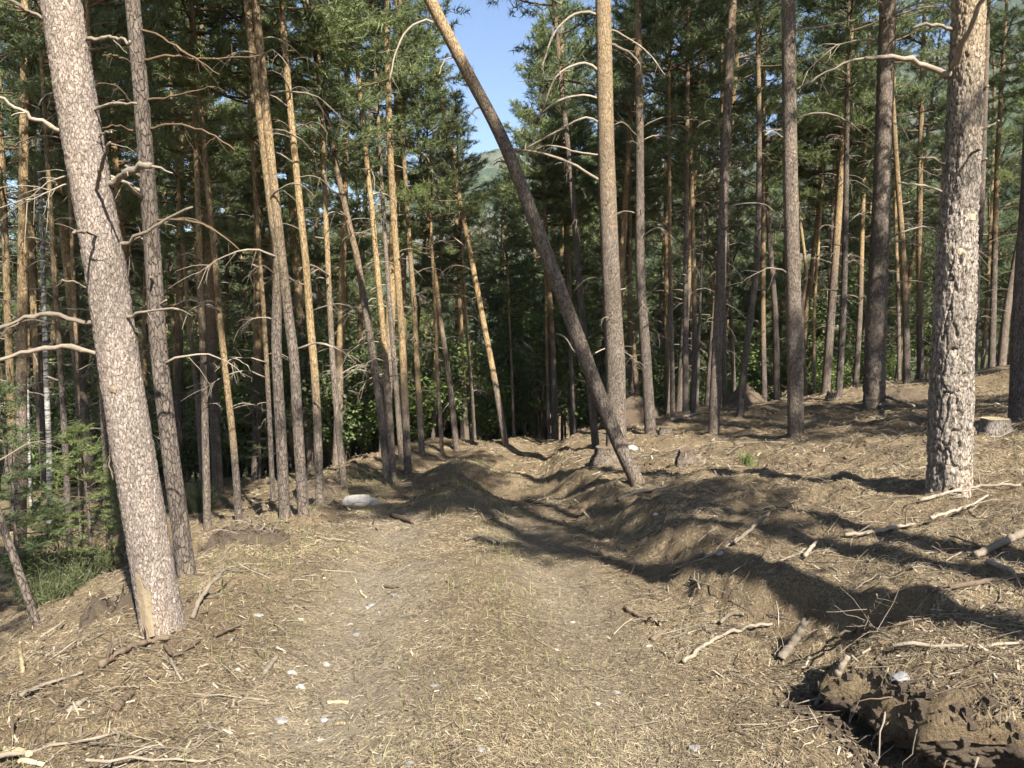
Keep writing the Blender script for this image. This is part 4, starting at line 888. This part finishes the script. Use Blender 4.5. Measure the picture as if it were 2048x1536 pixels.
# heaps of brush and earth behind
def brush_heap(px, py, w_, h_, n_, label, depth=None):
    p = pix_ground(px, py); 
    if p is None: return
    rg = np.random.default_rng(int(px)); root = empty('brush_heap', p)
    a, t = np.meshgrid(np.arange(24) / 24 * 2 * np.pi, np.linspace(0, 1, 9)); rr = w_ * (1 - t ** 1.6) * (1 + .25 * fbm(a * 2, t * 3, int(px), 3)); zz = h_ * (t ** .8) - .1
    V = np.stack([rr * np.cos(a), rr * .7 * np.sin(a), zz + .06 * rg.standard_normal(a.shape)], -1).reshape(-1, 3); i = np.arange(8)[:, None] * 24; j = np.arange(24)[None]; jn = (j + 1) % 24
    obj('earth', make_mesh('earth', V, np.stack([i + j, i + jn, i + 24 + jn, i + 24 + j], -1).reshape(-1, 4), None, [M_EARTH]), root)
    for q in range(n_):
        o = obj('dead_branch', BR[int(rg.integers(14))], root); ph = rg.uniform(0, 6.28); o.location = (math.cos(ph) * w_ * .4, math.sin(ph) * w_ * .3, h_ * rg.uniform(.2, .8)); o.rotation_euler = (rg.uniform(-1, 1), rg.uniform(-.5, .3), rg.uniform(0, 6.28)); o.scale = (rg.uniform(.4, .9) * w_,) * 3
    tag(root, label, 'brush heap', 'brush heaps')
brush_heap(1268, 845, .8, .75, 26, 'heap of brush and earth behind the mid-grey pine')
brush_heap(1490, 810, .55, .6, 16, 'dark uprooted root plate right of the crooked-footed pine')
brush_heap(1845, 735, .8, .7, 12, 'dark root plate left of the big furrowed pine')
brush_heap(1795, 800, .8, .35, 16, 'low brush heap right of the thick dark pine')
brush_heap(250, 1215, .32, .14, 10, 'little heap of twigs and earth left of the thickest pine foot')
brush_heap(505, 1085, .5, .22, 18, 'twig heap on the shoulder right of the grey-brown pine')
brush_heap(640, 985, .5, .25, 18, 'dark brush heap behind the white rock')

# broken earth bank with roots hanging over the hole
eb = empty('earth_bank', (BANK[0], BANK[1], _bz))
NA, NR = 300, 80
a = np.arange(NA) / NA * 2 * np.pi; edge = 1 + 0.07 * np.sin(3 * a + 1.0) + 0.05 * np.sin(7 * a + .3) + .035 * np.sin(13 * a + 1.3)
prof = [(.45, -.55), (.52, -.36), (.60, -.20), (.70, -.08), (.84, -.01), (.96, .06), (1.01, .11), (1.0, .17), (.97, .22), (.91, .265), (.8, .305), (.65, .33), (.45, .35), (.02, .37)]
prof = np.array(prof); ts = np.linspace(0, len(prof) - 1, NR); pr = np.stack([np.interp(ts, np.arange(len(prof)), prof[:, k]) for k in range(2)], -1)
AA, RRp = np.meshgrid(a, pr[:, 0]); ZZp = np.repeat(pr[:, 1:2], NA, 1); E = np.repeat(edge[None], NR, 0)
X = RRp * E * 1.0 * np.cos(AA); Y = RRp * E * .62 * np.sin(AA)
NU = int(NR * .50); under = (np.arange(NR) < NU)[:, None]
nz = fbm(X * 4 + BANK[0] * 4, Y * 4 + BANK[1] * 4, 61, 3)
w1_, w2_, wv_ = worley(AA * 9 + fbm(AA * 6, ZZp * 20, 65, 2), ZZp * 15 + .7 * fbm(AA * 8, ZZp * 12, 66, 2), 67)
w3_, w4_, wx_ = worley(AA * 26, ZZp * 40, 68)
rad_n = .07 * fbm(AA * 4, ZZp * 7 + 4, 62, 4) + .025 * (wv_ - .5) * np.clip((w2_ - w1_) / .35, 0, 1) - .012 * np.exp(-((w2_ - w1_) / .16) ** 2) + .02 * (wx_ - .5) * np.clip((w4_ - w3_) / .3, 0, 1) + .03 * fbm(AA * 40, ZZp * 60, 63, 3)
k_ = np.where(under, 1.0, .25)
X = X + np.cos(AA) * rad_n * k_; Y = Y + np.sin(AA) * rad_n * k_
ZZ = ZZp + .035 * nz + .12 * X - .10 * Y + .012 * fbm(X * 18, Y * 18, 64, 2)
i = np.arange(NR - 1)[:, None] * NA; j = np.arange(NA)[None]; jn = (j + 1) % NA
Q = np.stack([i + j, i + jn, i + NA + jn, i + NA + j], -1)
V = np.stack([X, Y, ZZ], -1).reshape(-1, 3)
obj('soil', make_mesh('soil', V, Q[:NU].reshape(-1, 4), None, [M_EARTH]), eb)
obj('litter_cover', make_mesh('litter_cover', V, Q[NU:].reshape(-1, 4), None, [M_SOIL], {'moss': np.zeros(len(V)), 'gravel': np.zeros(len(V))}), eb)
rg = np.random.default_rng(88)
for k in range(80):
    ph = rg.uniform(R(140), R(315)); e_ = np.interp(ph % (2 * np.pi), a, edge); rr = rg.uniform(.80, 1.02); l = rg.uniform(.10, .30)
    st = np.array([rr * e_ * 1.0 * math.cos(ph), rr * e_ * .62 * math.sin(ph), rg.uniform(-.12, .24)]); st[2] += .12 * st[0] - .1 * st[1]
    d = np.array([math.cos(ph) * rg.uniform(.1, .9), math.sin(ph) * rg.uniform(.1, .9), rg.uniform(-1.2, .15)]) + rg.normal(0, .25, 3); d /= np.linalg.norm(d)
    s = np.linspace(0, 1, 6)[:, None]; P = st + d * l * s + rg.standard_normal((6, 3)) * .012 * s + np.array([0, 0, -.04]) * s * s
    b = MB(); b.add(*tube(P, rg.uniform(.0025, .0065) * (1 - .6 * s[:, 0]), 4)); obj('root', b.mesh('root', [M_DEAD if k % 3 else M_TWIG]), eb)
cr_ = MB(); CO = np.array([[1, 1, 1], [-1, 1, 1], [-1, -1, 1], [1, -1, 1], [1, 1, -1], [-1, 1, -1], [-1, -1, -1], [1, -1, -1]], float) / 1.6; CQ = np.array([[0, 1, 2, 3], [7, 6, 5, 4], [0, 4, 5, 1], [1, 5, 6, 2], [2, 6, 7, 3], [3, 7, 4, 0]])
for k in range(900):
    ph = rg.uniform(R(135), R(330)); e_ = np.interp(ph % (2 * np.pi), a, edge); rr = rg.uniform(.86, 1.22); sz_ = .006 + .028 * rg.random() ** 3
    x_ = BANK[0] + rr * e_ * math.cos(ph); y_ = BANK[1] + rr * e_ * .62 * math.sin(ph)
    zc = float(H(x_, y_)) + sz_ * .3 if rr > 1.0 else _bz + float(np.interp(rr, [.86, .95, 1.0], [.29, .25, .16])) + .12 * (x_ - BANK[0]) - .1 * (y_ - BANK[1]) + rg.uniform(-.02, .01)
    cr_.add(CO * sz_ * rg.uniform(.6, 1.3, (8, 3)) + np.array([x_ - BANK[0], y_ - BANK[1], zc - _bz]), CQ)
tag(obj('soil_crumb', cr_.mesh('soil_crumb', [M_EARTH], False), eb), kind='stuff')
tag(eb, 'broken overhanging earth bank with hanging roots, lower right corner', 'earth bank')
rock(1806, 1352, .075, .05, .025, M_SLATE, 'flat grey stone set in the lip of the earth bank', 'flat_stone', 'stone', seed=31)

# ---------------------------------------------------------------- stones and chips that can be picked out on the track
sr = np.random.default_rng(44)
spec = [(735, 1215, 1, .05), (744, 1212, 1, .06), (700, 1250, 0, .035), (758, 1322, 1, .04), (652, 1330, 0, .045), (580, 1348, 0, .05), (618, 1358, 0, .035), (600, 1375, 0, .04), (650, 1440, 1, .05), (560, 1440, 1, .05), (640, 1480, 1, .045), (770, 1515, 1, .045),
        (820, 1530, 1, .05), (680, 1205, 0, .03), (515, 1230, 1, .05), (516, 1240, 0, .04), (600, 1240, 0, .035), (1145, 1245, 0, .04), (1185, 1335, 0, .035), (1300, 1292, 0, .03), (1195, 1410, 0, .04), (1210, 1440, 0, .03), (1395, 1498, 1, .045), (965, 1500, 1, .05), (950, 1445, 1, .03), (870, 1372, 1, .035),
        (465, 1278, 1, .04), (480, 1500, 0, .03), (435, 1492, 0, .03), (415, 1455, 1, .04), (186, 1490, 0, .03), (1440, 1105, 0, .05), (1312, 1030, 0, .05), (1368, 1068, 0, .04), (475, 1340, 0, .03), (1110, 1300, 0, .03), (1235, 1385, 1, .04), (790, 1190, 1, .05), (715, 1270, 1, .05)]
STN = ['white pebble on the track surface', 'flat grey slate chip on the track surface']
for k, (x_, y_, kd, s_) in enumerate(spec):
    if kd == 0 and k % 3 == 0: continue
    rock(x_, y_, s_ * sr.uniform(.6, 1.0), s_ * sr.uniform(.45, .8), s_ * (.32 if kd else .5), M_SLATE if kd else M_QUARTZ, STN[kd], 'stone', 'stone', 'slate chips on the track' if kd else 'white pebbles on the track', 60 + k, 7)
# random loose sticks, each its own object
CH_M = []
for k in range(10):
    b = MB(); s = np.linspace(0, 1, 7); P = np.stack([s - .5, .06 * np.sin(s * 4 + k) + .02 * sr.standard_normal(7), .02 * sr.standard_normal(7)], -1)
    b.add(*tube(P, .030 * (1 - .5 * s) * (1 + .12 * sr.standard_normal(7)), 5, True, .08, sr))
    for q in range(k % 4):
        p0 = P[2 + q]; d = np.array([.6, sr.choice([-1, 1]) * .6, .25]); b.add(*tube(np.array([p0, p0 + d * .25]), [.011, .005], 4, False))
    CH_M.append((b.mesh('loose_stick', [M_DEAD]), ) )
CH_T = []
for mm_, in CH_M:
    c2 = mm_.copy(); c2.materials.clear(); c2.materials.append(M_TWIG); CH_T.append(c2)
def scatter_pos(n_, rg, zone):
    out = []
    while len(out) < n_:
        y_ = 3.0 + 9.5 * rg.random() ** 1.5; x_ = rg.uniform(-.70, .72) * y_; u = x_ - float(np.interp(y_, _CY, _CX))
        if zone == 'right' and u < 1.4: continue
        if zone == 'left' and u > -1.3: continue
        if zone == 'track' and abs(u) > 1.5: continue
        out.append((x_, y_))
    return out
def lay(o, x_, y_, rg, lift):
    e = .05; z0 = float(G(x_, y_)); nx_ = -(float(G(x_ + e, y_)) - float(G(x_ - e, y_))) / (2 * e); ny_ = -(float(G(x_, y_ + e)) - float(G(x_, y_ - e))) / (2 * e)
    q = Vector((0, 0, 1)).rotation_difference(Vector((nx_, ny_, 1)).normalized()) @ Quaternion((0, 0, 1), rg.uniform(0, 6.28)) @ Quaternion((0, 1, 0), rg.normal(0, .12))
    o.rotation_mode = 'QUATERNION'; o.rotation_quaternion = q; o.location = (x_, y_, z0 + lift)
LBL = {'right': ('loose dead stick on the slope right of the track', 'loose sticks on the right slope'), 'left': ('loose dead stick on the shoulder left of the track', 'loose sticks on the left shoulder'), 'track': ('small loose stick lying on the track', 'loose sticks on the track')}
for zone, n_ in (('right', 100), ('left', 60), ('track', 26)):
    for x_, y_ in scatter_pos(n_, sr, zone):
        k = int(sr.integers(10)); o = obj('loose_stick', (CH_M[k][0] if sr.random() < .65 else CH_T[k])); l = sr.uniform(.15, .55) * (.5 if zone == 'track' else 1); lay(o, x_, y_, sr, .012)
        t_ = l * sr.uniform(.3, .75); o.scale = (l, t_, t_); tag(o, LBL[zone][0], 'stick', LBL[zone][1])

# ---------------------------------------------------------------- litter nobody could count
lr = np.random.default_rng(3)
def ground_pts(n_, ymin, ymax, pw, rg, umin=-9, umax=12):
    y_ = ymin + (ymax - ymin) * rg.random(n_ * 2) ** pw; x_ = rg.uniform(-.72, .76, n_ * 2) * y_
    u = x_ - np.interp(y_, _CY, _CX); k = (u > umin) & (u < umax); return x_[k][:n_], y_[k][:n_]
def strips(x_, y_, ln, wd, rg, tone, tilt=.22, lift=.004, curve=0.0):
    n_ = len(x_); z = G(x_, y_); e = .03
    gxn = (G(x_ + e, y_) - G(x_ - e, y_)) / (2 * e); gyn = (G(x_, y_ + e) - G(x_, y_ - e)) / (2 * e)
    ok_ = np.hypot(gxn, gyn) < 1.1; gxn = np.where(ok_, gxn, 0); gyn = np.where(ok_, gyn, 0); wd = np.where(ok_, wd, 1e-5)
    ph = rg.uniform(0, 2 * np.pi, n_); d = np.stack([np.cos(ph), np.sin(ph), np.cos(ph) * gxn + np.sin(ph) * gyn + rg.normal(0, tilt, n_)], -1); d /= np.linalg.norm(d, axis=1)[:, None]
    s = np.stack([-np.sin(ph), np.cos(ph), -np.sin(ph) * gxn + np.cos(ph) * gyn + rg.normal(0, .5, n_)], -1); s /= np.linalg.norm(s, axis=1)[:, None]
    c = np.stack([x_, y_, z + lift + np.abs(d[:, 2] - (np.cos(ph) * gxn + np.sin(ph) * gyn)) * ln * .4], -1); L_ = ln[:, None] * .5; W_ = wd[:, None] * .5
    if curve:
        mid = c + s * (rg.normal(0, curve, n_)[:, None] * L_); a0 = c - d * L_; a1 = c + d * L_
        V = np.stack([a0 - s * W_, a0 + s * W_, mid + s * W_, mid - s * W_, a1 + s * W_, a1 - s * W_], 1).reshape(-1, 3); k = np.arange(n_)[:, None] * 6
        Q = np.concatenate([k + np.array([[0, 1, 2, 3]]), k + np.array([[3, 2, 4, 5]])]); return V, Q, np.repeat(tone, 6)
    V = np.stack([c - d * L_ - s * W_, c + d * L_ - s * W_ * .7, c + d * L_ + s * W_ * .7, c - d * L_ + s * W_], 1).reshape(-1, 3)
    return V, np.arange(n_ * 4).reshape(-1, 4), np.repeat(tone, 4)
b = MB()
for n_, y0, y1, pw, l0, w0 in ((250000, 2.6, 8.5, 1.15, .040, .0016), (110000, 7.0, 15.0, 1.2, .06, .0040), (34000, 14, 26, 1.2, .10, .009)):
    x_, y_ = ground_pts(n_, y0, y1, pw, lr); m_ = len(x_)
    uu = x_ - np.interp(y_, _CY, _CX); keep = lr.random(m_) < .30 + .85 * sstep(-.45, .35, fbm(x_ * 1.3, y_ * 1.3, 97, 4)) - .22 * np.exp(-((np.abs(uu) - .8) / .3) ** 2) * (y_ < 9); x_, y_ = x_[keep], y_[keep]; m_ = len(x_)
    patch = fbm(x_ * 1.7, y_ * 1.7, 91, 3); tone = np.clip(lr.beta(1.6, 2.0, m_) + .25 * patch, 0, 1)
    V, Q, T = strips(x_, y_, l0 * lr.uniform(.5, 1.3, m_), w0 * lr.uniform(.7, 1.4, m_), lr, tone, curve=0); b.add(V, Q, None, tone=T)
tag(obj('needle_litter', b.mesh('needle_litter', [M_LITTER], False)), 'tan fallen pine needles covering the ground', 'needles', kind='stuff')
b = MB()
for n_, y0, y1, pw, l0, w0, um, ux in ((30000, 2.6, 9.5, 1.2, .022, .006, -9, 12), (6000, 2.6, 12, 1.3, .045, .010, 1.2, 12), (5000, 2.6, 11, 1.3, .045, .010, -8, -1.2), (5500, 9, 22, 1.2, .085, .02, -5, 12)):
    x_, y_ = ground_pts(n_, y0, y1, pw, lr, um, ux); m_ = len(x_)
    V, Q, T = strips(x_, y_, l0 * lr.uniform(.4, 1.6, m_), w0 * lr.uniform(.5, 1.4, m_), lr, lr.beta(1.1, 2.0, m_), .35, .008); b.add(V, Q, None, tone=T)
tag(obj('wood_chip_litter', b.mesh('wood_chip_litter', [M_CHIP], False)), 'shredded bark and wood chips strewn over the ground', 'wood chips', kind='stuff')
# fine twigs
b = MB()
for n_, y0, y1, um, ux in ((4000, 2.8, 14, 1.2, 13), (2000, 2.8, 12, -8, -1.2), (260, 2.8, 9, -1.4, 1.4), (900, 12, 24, -6, 14)):
    x_, y_ = ground_pts(n_, y0, y1, 1.3, lr, um, ux)
    m_ = len(x_); fy = np.where(y_ < 12, 1, 1.6)[:, None]
    l = (lr.uniform(.06, .34, (m_, 1)) * fy * (.6 + .05 * y_[:, None])); ph = lr.uniform(0, 6.28, (m_, 1)); bend = lr.normal(0, .12, (m_, 1)); c_, s_ = np.cos(ph), np.sin(ph)
    t4 = np.array([[-.5, -.17, .17, .5]]); arc = bend * l * (1 - (2 * t4) ** 2)
    px_ = x_[:, None] + t4 * l * c_ - s_ * arc; py_ = y_[:, None] + t4 * l * s_ + c_ * arc; pz_ = G(px_, py_)
    flat = np.ptp(pz_, axis=1) < .14; pz_ = pz_ + .008 + np.abs(lr.normal(0, .035, (m_, 1))) * np.linspace(.2, 1, 4)[None]
    r_ = lr.uniform(.0012, .0036, m_) * (.55 + .08 * y_) * fy[:, 0]; tn = lr.beta(1.2, 1.5, m_)
    for q in np.nonzero(flat)[0]:
        b.add(*tube(np.stack([px_[q], py_[q], pz_[q]], -1), r_[q] * np.linspace(1, .5, 4), 3, False), tone=np.full(12, tn[q]))
tag(obj('twig_litter', b.mesh('twig_litter', [M_CHIP])), 'fine dead twigs strewn on both sides of the track', 'twigs', kind='stuff')
# sparse grass on the hump and the left shoulder
b = MB()
def blades(x_, y_, h_, w_, rg, lean=.25):
    n_ = len(x_); z = G(x_, y_) - .01; ph = rg.uniform(0, 6.28, n_); le = np.abs(rg.normal(0, lean, n_)) * h_
    B0 = np.stack([x_, y_, z], -1); B1 = B0 + np.stack([np.cos(ph) * le * .3, np.sin(ph) * le * .3, h_ * .55], -1); B2 = B0 + np.stack([np.cos(ph) * le, np.sin(ph) * le, h_], -1)
    p2 = rg.uniform(0, 3.14, n_); s = np.stack([np.cos(p2), np.sin(p2), 0 * p2], -1) * w_[:, None]
    V = np.stack([B0 - s, B0 + s, B1 + s * .8, B1 - s * .8, B2], 1).reshape(-1, 3); k = np.arange(n_) * 5
    return V, np.stack([k, k + 1, k + 2, k + 3], -1), np.stack([k + 3, k + 2, k + 4], -1)
y_ = lr.uniform(3, 17, 4200); x_ = np.interp(y_, _CY, _CX) + np.where(lr.random(4200) < .5, lr.normal(.12, .35, 4200), -lr.uniform(1.1, 2.4, 4200)); k = fbm(x_ * 1.3, y_ * 1.3, 95, 2) > -.05; x_, y_ = x_[k], y_[k]; n_ = len(x_)
V, Q, T = blades(x_, y_, lr.uniform(.05, .15, n_), lr.uniform(.0009, .0017, n_) * (1 + y_ * .12), lr); b.add(V, Q, T, tone=np.repeat(lr.beta(2, 2, n_), 5))
tag(obj('grass', b.mesh('grass', [M_GRASS], False)), 'sparse thin grass on the track hump and left shoulder', 'grass', kind='stuff')
p = pix_ground(1495, 930); b = MB(); n_ = 170; a = lr.uniform(0, 6.28, n_); r_ = np.abs(lr.normal(0, .055, n_)); x_ = p[0] + r_ * np.cos(a); y_ = p[1] + r_ * np.sin(a)
V, Q, T = blades(x_, y_, lr.uniform(.10, .22, n_), lr.uniform(.002, .004, n_), lr, .6); b.add(V - p, Q, T, tone=np.repeat(lr.beta(2, 2, n_), 5))
tag(obj('grass_tuft', b.mesh('grass_tuft', [M_GREENGRASS], False), None, p), 'bright green grass tuft alone on the right slope', 'grass tuft')

# ---------------------------------------------------------------- the air between here and the hills
m, n, B, N, L = mat('pale_air'); N.remove(B); pv = N.new('ShaderNodeVolumePrincipled'); pv.inputs['Color'].default_value = (.80, .87, 1.0, 1); pv.inputs['Density'].default_value = .00016; pv.inputs['Anisotropy'].default_value = .2
L.new(pv.outputs[0], N['Material Output'].inputs['Volume'])
hv = np.array([[x_, y_, z_] for z_ in (-45, 300) for y_ in (-640, 1960) for x_ in (-1560, 1560)], float)
tag(obj('haze', make_mesh('haze', hv, [[0, 2, 3, 1], [4, 5, 7, 6], [0, 1, 5, 4], [2, 6, 7, 3], [0, 4, 6, 2], [1, 3, 7, 5]], None, [m], None, False)), 'thin blue air that pales the far hills', 'haze', kind='stuff')
